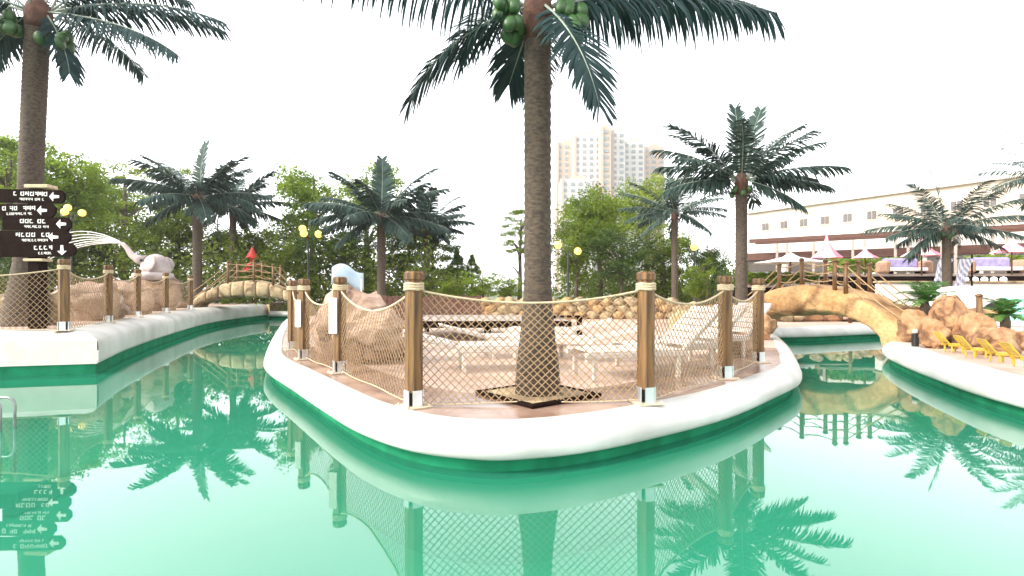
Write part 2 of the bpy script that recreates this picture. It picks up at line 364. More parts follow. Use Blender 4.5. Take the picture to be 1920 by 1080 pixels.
def rope_net(A, B, label, group, sag=.14, pitch=.066, r=.0045, h=1.09, bot=.03, seed=1, sides=3):
    A, B = V(A), V(B); L = (B-A).xy.length; ux = V(((B-A).x/L,(B-A).y/L,0)); nx = V((-ux.y,ux.x,0)); rnd = random.Random(seed)
    def top(u): s = u/L; return h - sag*4*s*(1-s)
    def P(u, v):
        s = u/L; z = A.z + (B.z-A.z)*s + bot + (top(u)-bot)*v
        off = .03*sin(pi*s)*sin(pi*v) + .012*sin(7*s+3*v+seed)*sin(pi*s)
        q = A + ux*u + nx*off; return V((q.x + .006*sin(9*v+5*s), q.y, z + .008*sin(11*s+seed)*(1-v)))
    t = thing('rope_net', label, 'net', tuple(A), 0, group); o = A
    mb = MB(); H = h-sag*.6-bot; n = int((L+H)/pitch)+1
    for sgn in (1,-1):
        for k in range(n+1):
            u0 = k*pitch + rnd.uniform(-.1,.1)*pitch - (H if sgn > 0 else 0)
            pts = []
            for j in range(15):
                v = j/14; u = u0 + sgn*v*H if sgn > 0 else u0 - v*H
                if 0 <= u <= L: pts.append(P(u,v)-o + nx*(.004*sgn))
            if len(pts) > 1: mb.tube(pts, r, sides, cap=False)
    mb.build('net_mesh','rope',t)
    for nm, v, rr in (('top_rope',1,.012),('bottom_rope',0,.007)):
        m2 = MB(); m2.tube([P(L*j/16,v)-o for j in range(17)], rr, 6); m2.build(nm,'rope_pale',t)
    return t
GI, GL = 'fence posts around the peninsula', 'fence posts along the left terrace'
ip = [(wx(548,9.6),9.6),(wx(570,8.3),8.3),(wx(637,6.95),6.95),(wx(776,4.92),4.92),(wx(1211,5.08),5.08),(wx(1360,6.5),6.5),(wx(1422,7.95),7.95)]
il = ['wooden fence post farthest left on the peninsula, half hidden behind its neighbour','brown wooden post with a narrow white notice, beside the left channel',
      'wooden post with a larger white notice, second left of the main palm','tall wooden post at the peninsula tip just left of the main palm',
      'golden wooden post at the peninsula tip just right of the main palm','dark brown wooden post in front of the white loungers','wooden post nearest the right stone bridge on the peninsula']
for i, ((x,y), lb) in enumerate(zip(ip, il)): fence_post(x, y, DL+.004, [.5,.6,.55,.62,.25,.1,.3][i], lb, GI)
nl = ['short rope net between the two farthest left peninsula posts','rope net between the two posts that carry white notices','sagging rope net over pale rock left of the peninsula tip',
      'wide rope net across the peninsula tip in front of the main palm','rope net in front of white loungers right of the main palm','narrow rope net between the last two posts before the right bridge']
for i in range(6):
    A, B = ip[i], ip[i+1]
    rope_net((*A,DL), (*B,DL), nl[i], 'rope nets around the peninsula', sag=[.2,.22,.24,.13,.16,.16][i], seed=i, pitch=[.10,.10,.09,.075,.085,.095][i], r=[.004,.004,.0045,.0052,.0046,.0042][i])
# nets that run back from the outermost posts
rope_net((-5.9,14.6,DL), (*ip[0],DL), 'rope net running back along the left channel edge of the peninsula', 'rope nets around the peninsula', seed=8, pitch=.1)
lp = [(-11.3,8.75),(wx(120,9.35),9.35),(wx(203,11.6),11.6),(wx(258,13.9),13.9),(wx(311,16.6),16.6),(wx(357,19.6),19.6)]
ll = ['wooden post out at the far left end of the raised terrace','wooden fence post beside the dark direction signs','wooden fence post left of the pinkish rocks with rope cap',
      'wooden fence post in front of the stone fountain rock','wooden fence post below the stone fountain head','thick wooden fence post beside the left stone bridge']
for i, ((x,y), lb) in enumerate(zip(lp, ll)):
    if i: fence_post(x, y, DH, .3+.1*i, lb, GL)
ln = ['rope net in front of the left palm base and sign pole','rope net between the sign pole post and the next post on the terrace','rope net in front of the pinkish fountain rocks','rope net right below the stone fountain head','far rope net next to the left stone bridge']
for i in range(5):
    rope_net((*lp[i],DH), (*lp[i+1],DH), ln[i], 'rope nets along the left terrace', sag=.16, seed=20+i, pitch=[.10,.12,.14,.16,.18][i], r=.005)
# white notices on posts
for (x, y), w, hgt, zc, lb in ((ip[1],.10,.42,.72,'narrow white notice board on the post by the left channel'),(ip[2],.115,.46,.75,'white notice board on the post left of the main palm')):
    m = MB(); t = thing('notice_board', lb, 'sign', (x-.055,y-.10,DL+zc), -.2, 'white notices on fence posts')
    m.bevbox((0,0,0),(w,.012,hgt),.004); m.build('board','white_paint',t)
    m = MB()
    for s in (-1,1): m.lathe((0,-.006,s*hgt*.44),[(.006,-.003),(.006,.003)],6)
    m.build('screws','steel',t)

# ------------------------------------------------------------------ palms
def frond_mesh(name, L, elev, droop, seed, leaf=.5, n=46, mats=('palm_leaf_far','rachis'), hang=.45, az=None, width=.032, rr=.02):
    """frond along +X rising at elev, bending down by droop; leaflets hang both sides"""
    rnd = random.Random(seed); mb = MB(); K = 16; pts = []; p = V((0,0,0)); sway = rnd.uniform(-.25,.25)
    for k in range(K+1):
        pts.append(p.copy()); a = elev - droop*(k/K)**1.25; b = sway*(k/K)**2
        p = p + V((cos(a)*cos(b), cos(a)*sin(b), sin(a)))*(L/K)
    mb.tube(pts, [rr*(1-.8*k/K) for k in range(K+1)], 4, 1)
    for i in range(n):
        t = .10 + .90*(i+.5)/n; f = t*K; k = min(int(f),K-1); q = pts[k].lerp(pts[k+1], f-k)
        T = (pts[k+1]-pts[k]).normalized(); Sd = T.cross(V((0,0,1)))
        if Sd.length < .05: Sd = V((0,1,0))
        Sd.normalize(); U = Sd.cross(T)
        prof = min(1, .35+t*2.6)*(1-.62*max(0,t-.35)**1.4*1.5)
        for sd in (-1,1):
            l = leaf*prof*rnd.uniform(.82,1.1)
            d = (Sd*sd*rnd.uniform(.55,.8) + T*(.38+.55*t*t) + U*rnd.uniform(.02,.22) - V((0,0,1))*hang*rnd.uniform(.5,1.3)).normalized()
            wv = T.cross(d).cross(d); wv = (T - d*T.dot(d)).normalized()*width*rnd.uniform(.75,1.1)
            m1 = q + d*l*.5; m2 = q + d*l*.82 - V((0,0,1))*l*hang*.22; e = q + d*l - V((0,0,1))*l*hang*.55
            i0 = len(mb.v)
            mb.v += [tuple(z) for z in (q-wv*.35, q+wv*.35, m1+wv*.5, m1-wv*.5, m2+wv*.38, m2-wv*.38, e)]
            mb.face((i0,i0+1,i0+2,i0+3)); mb.face((i0+3,i0+2,i0+4,i0+5)); mb.face((i0+5,i0+4,i0+6))
    return mb.mesh(name, list(mats))

def palm_trunk(h, r0, r1, lean, seed, flare=.55):
    mb = MB(); n = int(h/.045); P, Rr = [], []
    for k in range(n+1):
        t = k/n; z = h*t
        base = r1 + (r0-r1)*math.exp(-(z/flare)**2*.9) ; ring = 1 + .028*(1 if k % 2 else -1)*(1 if t > .04 else 0) + .01*sin(k*1.7+seed)
        P.append((lean[0]*t**1.4, lean[1]*t**1.4, z)); Rr.append(base*ring)
    mb.tube(P, Rr, 18); return mb.mesh('trunk','trunk'), V(P[-1])
FR = {}
def variants(L, leaf, mats, tagname, n=46, width=.036):
    if tagname not in FR:
        FR[tagname] = [frond_mesh('frond', L*q, R(e), R(dr), 7*i+len(FR), leaf, n, mats, hg, width=width) for i,(e,dr,hg,q) in
                       enumerate(((84,18,.1,.95),(56,34,.3,1),(36,32,.45,1.02),(18,30,.55,1),(2,28,.6,.92),(-22,26,.6,.8)))]
    return FR[tagname]
def nut_mesh():
    mb = MB(); prof = [(.012,-.105)]+[(.085*sin(pi*k/8)**.9,-.105*cos(pi*k/8)) for k in range(1,8)]+[(.012,.105)]
    mb.lathe((0,0,0), prof, 10); return mb.mesh('coconut','coconut')
NUT = nut_mesh()
def crown_top(t, top, r):
    mb = MB(); mb.lathe((0,0,0), [(r*1.0,-.30),(r*1.08,-.14),(r*1.14,.02),(r*.9,.2),(r*.3,.36)], 12)
    o = mb.build('crown_heart','trunk_top',t); o.location = top; return o
def palm(px, heart_y, d, base_z, L, r1, label, seed, plan=None, leaf=.5, nuts=0, lean=(0,0), flare=.5, base_px=None, var='far', n=46, width=.036):
    x = wx(px, d); hz = wz(heart_y, d); bx = x-lean[0]
    t = thing('palm_tree', label, 'palm tree', (bx,d-lean[1],base_z), 0, 'palm trees around the pool')
    h = hz-base_z; me, top = palm_trunk(h, r1*1.75, r1, lean, seed, flare); link('trunk', me, t)
    crown_top(t, top, r1)
    rnd = random.Random(seed); vs = variants(L, leaf, ('palm_leaf_far','rachis'), var+str(L), n, width)
    plan = plan or [(0,rnd.uniform(0,360))] + [(1,k*90+rnd.uniform(-25,25)) for k in range(4)] + [(2,40+k*72+rnd.uniform(-18,18)) for k in range(5)] + \
           [(3,10+k*60+rnd.uniform(-15,15)) for k in range(6)] + [(4,35+k*72+rnd.uniform(-15,15)) for k in range(5)] + [(5,80+k*120+rnd.uniform(-20,20)) for k in range(3)]
    for vi, az in plan:
        o = link('frond', vs[vi], t); o.location = top + V((cos(R(az)),sin(R(az)),0))*r1*.7 + V((0,0,.08)); 
        o.rotation_euler = (rnd.uniform(-.12,.12), rnd.uniform(-.08,.08), R(az)); s = rnd.uniform(.9,1.06); o.scale = (s,s,s)
    for k in range(nuts):
        o = link('coconut', NUT, t); g = 2*pi*k/nuts; sc = L/2.5
        o.location = top + V((cos(g)*r1*1.5, sin(g)*r1*1.5, -.14-.1*(k%2))); o.scale = (sc,)*3
    return t, top

# --- main palm at the peninsula tip: fronds aimed one by one
def main_palm():
    d = 5.45; x = wx(1008,d); hz = wz(26,d); lean = (0,0)
    t = thing('palm_tree','tall main palm with green coconuts at the peninsula tip in the centre','palm tree',(x,d,DL+.03),0,'palm trees around the pool')
    me, top = palm_trunk(hz-DL-.03, .235, .138, lean, 3, .62); link('trunk', me, t); crown_top(t, top, .14)
    rnd = random.Random(5)
    # azimuth (0 = right, 90 = away, 180 = left, 270 = towards camera), elevation, droop, length, hang
    for i,(az,e,dr,L,hg) in enumerate(((2,14,38,2.38,.8),(178,27,40,2.75,.85),(190,-22,46,1.62,.45),(296,-42,40,1.5,.22),(110,-30,30,.8,.4),(150,48,40,2.3,.5),
                                (28,40,50,2.4,.6),(90,15,50,2.2,.5),(120,35,60,2.4,.5),(208,58,50,2.3,.5),(100,75,40,2.4,.3),(255,80,40,2.3,.3),(20,70,45,2.4,.3),(12,24,46,2.4,.75),(340,55,45,2.2,.6))):
        o = link('frond', frond_mesh('frond', L, R(e), R(dr), 100+i, .50, 66, ('palm_leaf','rachis'), hg, width=.031, rr=.017), t)
        o.location = top + V((cos(R(az)),sin(R(az)),0))*.10 + V((0,0,.06)); o.rotation_euler = (rnd.uniform(-.1,.1),0,R(az))
    for cx, cy, cz, n in ((-.30,-.16,-.14,10),(.33,-.18,-.14,11)):
        for k in range(n):
            o = link('coconut', NUT, t); o.location = top + V((cx+rnd.uniform(-.11,.11), cy+rnd.uniform(-.1,.1), cz+rnd.uniform(-.16,.16)))
            o.rotation_euler = (rnd.uniform(-.5,.5),rnd.uniform(-.5,.5),0); o.scale = (.8,)*3
    return t
main_palm()
# square frame at its foot
t = thing('planter_frame','square wooden frame with gravel bed around the main palm foot','planter',(wx(1008,5.45),5.45,DL+.006),R(38))
m = MB(); m.box((0,0,.014),(.80,.80,.028)); m.build('bed','stone_pale',t)
for k in range(4):
    g = k*pi/2; m = MB(); m.bevbox((cos(g)*.43, sin(g)*.43, .019),(.06,.92 if k%2 else .80,.038),.008,g); m.build('edge_board','wood_dark',t)

# --- left big palm, fronds aimed one by one
def left_palm():
    d = 10.7; sc = 1.5; x = wx(72,d); hz = wz(28,d); bz = DH
    t = thing('palm_tree','tall palm behind the direction signs at the left edge','palm tree',(wx(50,d),d,bz),0,'palm trees around the pool')
    me, top = palm_trunk(hz-bz, .40, .205, (x-wx(50,d),0), 8, .9); link('trunk', me, t); crown_top(t, top, .21)
    rnd = random.Random(15)
    for i,(az,e,dr,L,hg) in enumerate(((8,16,40,3.5,.55),(-6,-8,30,3.35,.7),(14,42,50,3.6,.5),(352,-52,24,1.5,.3),(188,-46,30,1.5,.3),(176,18,40,3.3,.6),(190,45,50,3.2,.5),(90,20,50,3,.5),
                                       (60,50,50,3.2,.5),(120,60,50,3,.5),(270,65,50,3,.4),(40,72,40,3.2,.3),(150,5,40,2.8,.5),(26,24,46,3.2,.6),(220,10,45,2.6,.5))):
        o = link('frond', frond_mesh('frond', L, R(e), R(dr), 200+i, .62, 54, ('palm_leaf','rachis'), hg, width=.05, rr=.026), t)
        o.location = top + V((cos(R(az)),sin(R(az)),0))*.15 + V((0,0,.05)); o.rotation_euler = (rnd.uniform(-.1,.1),0,R(az))
    for cx, cy, cz, n in ((-.42,-.2,-.3,9),(.42,-.1,-.52,7)):
        for k in range(n):
            o = link('coconut', NUT, t); o.location = top + V((cx+rnd.uniform(-.2,.2), cy+rnd.uniform(-.15,.15), cz+rnd.uniform(-.2,.2)))
            o.rotation_euler = (rnd.uniform(-.5,.5),rnd.uniform(-.5,.5),0); o.scale = (1.3,)*3
left_palm()
palm(370,372,25,DH,3.05,.20,'palm behind the left terrace, standing left of the red canopy',31,[(0,60),(1,15),(1,160),(1,200),(2,-10),(2,178),(2,250),(2,90),(2,330),(3,10),(3,182),(3,215),(3,300),(3,120),(4,0),(4,170),(4,260),(4,60),(5,310),(5,200)],leaf=.72,n=58,width=.075)
palm(437,392,31,DH,2.9,.18,'smaller palm just right of and behind the left terrace palm',33,leaf=.68,n=52,width=.08)
palm(715,408,24,DL,3.0,.19,'palm behind the peninsula, left of the centre, above the clear slide hood',35,[(0,100),(1,8),(1,168),(1,188),(2,-5),(2,175),(2,265),(2,80),(2,330),(3,14),(3,186),(3,220),(3,300),(3,120),(4,0),(4,170),(4,260),(4,55),(4,205),(5,310),(5,200)],leaf=.72,n=58,width=.075)
palm(800,425,30,DL,2.5,.17,'partly hidden palm at the right shoulder of the peninsula palm left of centre',36,leaf=.62,n=48,width=.075)
palm(1390,345,12.6,DL,1.98,.135,'palm between the white loungers and the right stone bridge',37,[(0,100),(0,40),(1,20),(1,155),(1,0),(1,185),(2,-8),(2,170),(2,35),(2,250),(2,300),(3,5),(3,180),(3,-30),(3,210),(3,90),(3,130),(4,350),(4,190),(4,60),(5,325)],leaf=.5,nuts=7,n=54,width=.042)
palm(1265,402,22,DL,2.25,.13,'small palm behind the peninsula, right of the main trunk',39,leaf=.45,n=40,width=.045)
palm(1775,432,19.3,DL,2.3,.14,'palm in front of the terrace buildings on the right',41,leaf=.5,nuts=7,n=46,width=.04)
palm(1978,330,26,DL,3,.15,'palm whose frond tips reach in at the right edge',43,leaf=.5,n=40,width=.045)

# ------------------------------------------------------------------ trees and shrubs
def crown_mesh(seed, clumps=140, per=80, leaf=.062, flat=1.0, shell=.45, lean=0, kind='broad'):
    rnd = random.Random(seed); mb = MB()
    C = []
    if kind == 'broad':
        lobes = [(V((rnd.uniform(-.5,.5),rnd.uniform(-.5,.5),rnd.uniform(-.5,.62))), rnd.uniform(.32,.52)) for _ in range(10)]
        for c in range(clumps):
            lc, lr = rnd.choice(lobes); v = V((rnd.gauss(0,1),rnd.gauss(0,1),rnd.gauss(0,1))).normalized()
            C.append((lc + v*lr*rnd.uniform(.7,1.05), rnd.uniform(.10,.19)))
    elif kind == 'layer':
        for c in range(clumps):
            lv = rnd.choice((-.7,-.35,0,.3,.58,.82)); rr = sqrt(max(.05,1-lv*lv*.9))*sqrt(rnd.uniform(.08,1)); g = rnd.uniform(0,2*pi)
            C.append((V((cos(g)*rr, sin(g)*rr, lv-.12*rr+rnd.uniform(-.06,.06))), rnd.uniform(.12,.2)))
    else:
        for c in range(clumps):
            z = rnd.uniform(-1,1); rr = (1-z)/2*.95*rnd.uniform(.55,1.05)+.03; g = rnd.uniform(0,2*pi)
            C.append((V((cos(g)*rr, sin(g)*rr, z)), rnd.uniform(.09,.16)))
    for c, r in C:
        for k in range(per):
            v = V((rnd.gauss(0,1),rnd.gauss(0,1),rnd.gauss(0,.75 if kind != 'layer' else .35)))*r*.62
            p = c+v; a = V((rnd.gauss(0,1),rnd.gauss(0,1),rnd.gauss(0,.6))).normalized(); b = a.cross(V((rnd.gauss(0,1),rnd.gauss(0,1),rnd.gauss(0,1)))).normalized()
            l = leaf*rnd.uniform(.6,1.25); w = l*.55
            mb.add((p-a*l*.5, p+b*w*.5, p+a*l*.5, p-b*w*.5))
    return mb.mesh('crown','leaf_mid'), [c for c,_ in C]
def trunk_mesh(seed):
    rnd = random.Random(seed); mb = MB()
    P = [(0,0,-.0),(.01,0,.25),(.0,.015,.5),(.02,.0,.75),(.015,.01,.97)]
    mb.tube(P, [.034,.026,.021,.014,.004], 8)
    for k in range(9):
        z = rnd.uniform(.32,.8); g = rnd.uniform(0,2*pi); l = rnd.uniform(.16,.3)
        q = [(0,0,z),(cos(g)*l*.4,sin(g)*l*.4,z+l*.35),(cos(g)*l,sin(g)*l,z+l*.6)]
        mb.tube(q, [.013,.009,.003], 5)
    return mb.mesh('trunk','bark')
CM = {'a':crown_mesh(1)[0],'b':crown_mesh(2)[0],'c':crown_mesh(3,120,80,.066)[0],'l':crown_mesh(4,150,85,.058,kind='layer')[0],'n':crown_mesh(5,150,60,.085,kind='cone')[0],
      'p':crown_mesh(6,44,80,.06,kind='layer')[0],'s':crown_mesh(7,90,60,.085)[0]}
TM = [trunk_mesh(k) for k in range(3)]
def tree(px, top_y, d, rpx, kind, m, label, aspect=1.0, low=None, name='tree', base=DL, seed=0, cat='tree', group='trees behind the pool'):
    top = wz(top_y,d); r = rpx*d/F; rz = min(r*aspect, (top-base)*.5) if low is None else (top-wz(low,d))/2
    t = thing(name, label, cat, (wx(px,d),d,base-.03), random.Random(int(px)).uniform(0,6.28), group)
    tr = link('trunk', TM[int(px) % 3], t); h = top-base; tr.scale = (h*.8,h*.8,h*.95)
    c = link('crown', CM[kind], t); c.scale = (r,r,rz*1.02); c.location = (0,0,top-rz-base)
    c.material_slots[0].link = 'OBJECT'; c.material_slots[0].material = MATS[m]
    return t
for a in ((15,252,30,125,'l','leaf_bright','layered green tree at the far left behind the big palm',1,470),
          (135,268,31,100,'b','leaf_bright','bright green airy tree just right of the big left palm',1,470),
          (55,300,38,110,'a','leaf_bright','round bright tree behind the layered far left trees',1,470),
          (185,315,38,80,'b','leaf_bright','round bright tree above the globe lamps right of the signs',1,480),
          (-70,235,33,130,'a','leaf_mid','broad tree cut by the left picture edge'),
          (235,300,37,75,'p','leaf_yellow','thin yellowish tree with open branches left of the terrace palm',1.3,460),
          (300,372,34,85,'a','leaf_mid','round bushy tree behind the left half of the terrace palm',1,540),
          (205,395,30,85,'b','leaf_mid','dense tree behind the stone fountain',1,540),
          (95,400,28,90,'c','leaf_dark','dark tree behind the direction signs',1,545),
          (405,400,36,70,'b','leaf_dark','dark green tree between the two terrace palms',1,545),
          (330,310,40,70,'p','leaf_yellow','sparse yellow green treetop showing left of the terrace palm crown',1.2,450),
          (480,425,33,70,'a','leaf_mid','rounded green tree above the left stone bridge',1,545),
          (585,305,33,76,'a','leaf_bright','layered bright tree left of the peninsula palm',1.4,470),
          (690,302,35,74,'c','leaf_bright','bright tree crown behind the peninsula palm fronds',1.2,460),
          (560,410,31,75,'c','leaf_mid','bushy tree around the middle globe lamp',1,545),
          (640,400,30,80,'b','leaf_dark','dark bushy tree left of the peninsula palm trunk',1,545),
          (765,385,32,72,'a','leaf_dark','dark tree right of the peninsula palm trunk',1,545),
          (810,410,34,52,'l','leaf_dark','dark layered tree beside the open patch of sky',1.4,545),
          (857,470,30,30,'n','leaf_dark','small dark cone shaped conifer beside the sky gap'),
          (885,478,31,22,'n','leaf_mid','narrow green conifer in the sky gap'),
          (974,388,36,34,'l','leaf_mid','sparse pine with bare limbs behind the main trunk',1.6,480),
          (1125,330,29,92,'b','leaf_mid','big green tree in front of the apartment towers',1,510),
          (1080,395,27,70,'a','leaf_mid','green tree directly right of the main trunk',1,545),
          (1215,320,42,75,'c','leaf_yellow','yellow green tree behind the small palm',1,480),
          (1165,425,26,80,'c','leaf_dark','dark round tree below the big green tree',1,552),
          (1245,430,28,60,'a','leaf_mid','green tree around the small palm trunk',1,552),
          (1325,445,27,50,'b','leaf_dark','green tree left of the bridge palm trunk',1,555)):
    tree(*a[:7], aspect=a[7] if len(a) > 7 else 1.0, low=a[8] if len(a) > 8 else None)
for a in ((905,505,22,48,'s','leaf_bright','light green shrub in the sky gap behind the peninsula',560),(955,508,23,40,'s','leaf_bright','light green shrub touching the main trunk',560),
          (850,515,22,35,'s','leaf_mid','low green shrub right of the dark fence panel',560),(1310,480,18,34,'s','leaf_mid','leafy shrub with pale leaves behind the peninsula boulders',560),
          (1352,500,17,26,'s','leaf_dark','dark shrub beside the bridge palm trunk',560)):
    tree(*a[:7], low=a[7], name='shrub', cat='shrub', group='shrubs behind the peninsula')
# undergrowth that reads as one dark mass
rnd = random.Random(77); mb = MB()
for k in range(620):
    px = rnd.uniform(-60,880) if k < 470 else rnd.uniform(1040,1400); d = rnd.uniform(27,36)
    topy = rnd.uniform(450,530) if px < 830 else rnd.uniform(505,530)
    c = V((wx(px,d), d, DL+rnd.uniform(0,1)*(wz(topy,d)-DL)))
    for j in range(75):
        p = c + V((rnd.gauss(0,.55),rnd.gauss(0,.4),rnd.gauss(0,.4))); a = V((rnd.gauss(0,1),rnd.gauss(0,1),rnd.gauss(0,.7))).normalized(); b = a.cross(V((rnd.gauss(0,1),rnd.gauss(0,1),rnd.gauss(0,1)))).normalized()
        l = rnd.uniform(.14,.3); mb.add((p-a*l*.5,p+b*l*.28,p+a*l*.5,p-b*l*.28))
tag(mb.build('undergrowth','leaf_hedge'), 'mass of dark leafy undergrowth below the background trees', 'undergrowth', kind='stuff')

# ------------------------------------------------------------------ rocks
def rock_mesh(name, size, seed, m, sub=3, amp=.28, facet=.5):
    import bmesh
    bm = bmesh.new(); bmesh.ops.create_icosphere(bm, subdivisions=sub, radius=1)
    o = V((seed*3.1,seed*1.7,seed*.9)); rnd = random.Random(seed)
    planes = [(V((rnd.gauss(0,1),rnd.gauss(0,1),rnd.gauss(0,.8))).normalized(), rnd.uniform(.6,.88)) for _ in range(12)]
    for v in bm.verts:
        p = v.co.copy()
        for nrm, dd in planes:
            e = p.dot(nrm)-dd
            if e > 0: p -= nrm*e*.95
        q = p*(1 + amp*noise.noise(p*1.4+o) + amp*.45*noise.noise(p*3.4+o) + amp*.2*noise.noise(p*8+o))
        v.co = V((q.x*size[0], q.y*size[1], q.z*size[2]))
    me = bpy.data.meshes.new(name); bm.to_mesh(me); bm.free(); me.materials.append(MATS[m])
    for p in me.polygons: p.use_smooth = True
    return me
def rock(px, ybot, d, size, seed, m, label, z=DL, sub=4, amp=.28, group=None, rz=0):
    o = link('boulder', rock_mesh('boulder', size, seed, m, sub, amp)); o.location = (wx(px,d), d, z+size[2]*.62); o.rotation_euler = (0,0,rz)
    return tag(o, label, 'boulder', group)
rock(668,0,9.3,(.72,.8,.70),3,'rock_pink','large pale peach boulder behind the nets with white notices',group='boulders on the peninsula')
rock(700,0,8.0,(.62,.55,.52),4,'rock_pink','pale boulder just left of the tall tip post',group='boulders on the peninsula')
rock(1288,0,13.5,(.42,.4,.5),6,'stone_pale','upright pale boulder behind the white loungers',group='boulders on the peninsula')
rock(1330,0,14.5,(.75,.5,.42),7,'rock_tan','orange boulder behind the white loungers',group='boulders on the peninsula')
rock(1418,0,11.8,(.40,.42,.42),8,'rock_tan','tan boulder at the left foot of the right bridge',group='boulders on the peninsula')
rock(1395,0,9.0,(.34,.4,.22),9,'rock_pink','low pale boulder beside the post near the right bridge',group='boulders on the peninsula')
GR = 'orange boulders on the right bank'
rock(1712,0,11.0,(.36,.4,.42),11,'rock_tan','orange boulder at the right foot of the right bridge',group=GR)
rock(1782,0,10.3,(.40,.42,.62),12,'rock_tan','tallest orange boulder on the right bank behind yellow chairs',group=GR)
rock(1822,0,9.8,(.30,.36,.40),13,'rock_tan','orange boulder beside the slim wooden post on the right bank',group=GR)
rock(1868,0,8.9,(.38,.36,.30),14,'rock_tan','low orange boulder at the right edge behind yellow chairs',group=GR)
rock(1752,0,10.0,(.24,.3,.34),15,'rock_tan','small orange boulder between the black lamp and the tall boulder',group=GR)
rock(1925,0,9.6,(.45,.36,.22),16,'rock_tan','low tan boulder cut by the right picture edge',group=GR)
GF = 'pinkish fountain rocks on the left terrace'
rock(160,0,12.6,(.85,.6,.62),21,'rock_pink','pinkish rock left of the stone fountain',z=DH,group=GF)
rock(235,0,15.6,(.75,.6,.75),22,'rock_pink','tall pinkish rock under the left side of the fountain head',z=DH,group=GF)
rock(97,0,11.0,(.22,.25,.42),23,'stone_pale','slim pale rock between the sign pole and its fence post',z=DH,group=GF)
rock(290,0,18.5,(.95,.7,.80),24,'rock_pink','pinkish rock carrying the stone fountain head',z=DH,group=GF)
rock(330,0,21.5,(.5,.5,.3),25,'rock_pink','low rock right of the fountain near the left bridge',z=DH,group=GF)
rock(205,0,12.9,(.4,.35,.30),26,'rock_pink','low pinkish rock in front of the fountain rocks',z=DH,group=GF)
rock(20,0,13.5,(.9,.6,.42),27,'stone_pale','pale low rock at the left edge behind the palm base',z=DH,group=GF)

# stone fountain head with spraying trunk
d = 18.0; t = thing('stone_fountain','pinkish stone animal head fountain spraying water to the left','fountain',(wx(290,d),d,wz(512,d)))
m = MB(); prof = [(.1,-.06),(.42,.0),(.5,.16),(.46,.34),(.34,.52),(.18,.62),(.05,.66)]
m.lathe((0,0,0), prof, 18); o = m.build('head','sculpt_stone',t); o.scale = (1.0,.8,1.05); o.location = (.05,0,-.05)
m = MB(); m.tube([(-.25,-.05,.40),(-.5,-.08,.46),(-.72,-.1,.62),(-.88,-.1,.86),(-1.02,-.1,1.0)],[.2,.14,.10,.075,.06],12); m.build('trunk_spout','sculpt_stone',t)
for s in (-1,1):
    m = MB(); m.lathe((0,0,0),[(.02,-.26),(.2,-.16),(.26,.02),(.18,.2),(.03,.27)],12); o = m.build('ear','sculpt_stone',t); o.scale = (1,.22,1); o.location = (.12,s*.42,.30); o.rotation_euler = (s*.2,0,.35*s)
    m = MB(); m.lathe((0,0,0),[(.01,-.04),(.04,-.02),(.045,.01),(.01,.04)],8); o = m.build('eye','slot_black',t); o.location = (-.26,s*.26-.03,.42)
m = MB(); m.lathe((0,0,0),[(.5,-.1),(.62,0),(.6,.12),(.4,.18)],16); o = m.build('lower_jaw','sculpt_stone',t); o.location = (-.05,0,-.14)
rnd = random.Random(4)
for k in range(7):
    m = MB(); vx = 1.5+.16*k+rnd.uniform(-.05,.05); vz = .62-.13*k; P, Rr = [], []
    for j in range(15):
        s = j/14*1.25; P.append((-1.02-vx*s, -.1+(k-3)*.05*s*2+.02*sin(7*s+k), 1.0+(.30+vz*.8)*s*1.2-.62*s*s)); Rr.append((.022-.008*s)*(.75+.35*sin(j*1.9+k)**2))
    m.tube(P, Rr, 5); m.build('water_jet','jet_water',t)

# ------------------------------------------------------------------ stone bridges
def bridge(A, B, zb, rise, thick, width, label, stones, seed, m, span=.8):
    """arch from A to B (plan points), deck crest = zb + rise"""
    A, B = V((*A,0)), V((*B,0)); L = (B-A).length; rz = math.atan2((B-A).y,(B-A).x)
    t = thing('stone_bridge', label, 'bridge', ((A.x+B.x)/2,(A.y+B.y)/2,zb), rz, 'arched stone bridges')
    h = L/2; N = 48
    def top(s): return rise*(1-abs(s)**2.2)
    def bot(s):
        q = abs(s)/span; return (rise-thick)*sqrt(max(0,1-q**2.2)) if q < 1 else -.35
    def slab(s0, s1, n, inset, name, mtl, amp):
        mb = MB(); rows = []; o = V((seed,seed*2,0))
        for k in range(n+1):
            s = s0+(s1-s0)*k/n; zt, zo = top(s), bot(s); x = s*h
            w = width/2 - inset; ring = []
            th = zt-zo
            for j in range(20):                 # rounded block cross-section in the Y-Z plane
                g = 2*pi*j/20; cy = abs(cos(g))**.45*(1 if cos(g) >= 0 else -1); cz = abs(sin(g))**.45*(1 if sin(g) >= 0 else -1)
                p = V((x, cy*w, (zt+zo)/2 + cz*(th/2-inset)))
                nn = noise.noise_vector(V((p.x*1.5,p.y*1.5,p.z*1.5))+o)*amp + noise.noise_vector(V((p.x*4,p.y*4,p.z*4))+o)*amp*.4
                ring.append(len(mb.v)); mb.v.append(tuple(p+nn))
            rows.append(ring)
        for k in range(n):
            for j in range(20): mb.face((rows[k][j],rows[k+1][j],rows[k+1][(j+1)%20],rows[k][(j+1)%20]),0,True)
        mb.face(rows[0]); mb.face(rows[-1][::-1]); return mb.build(name, mtl, t)
    if stones:
        slab(-1,1,40,.045,'arch_core',m,.01)
        e = [-1,-.80,-.60,-.41,-.22,-.02,.17,.38,.58,.78,1]
        for a, b in zip(e[:-1], e[1:]): slab(a+.007,b-.007,5,.0,'stone',m,.035)
    else: slab(-1,1,64,0,'arch',m,.085)
    return t, h, top
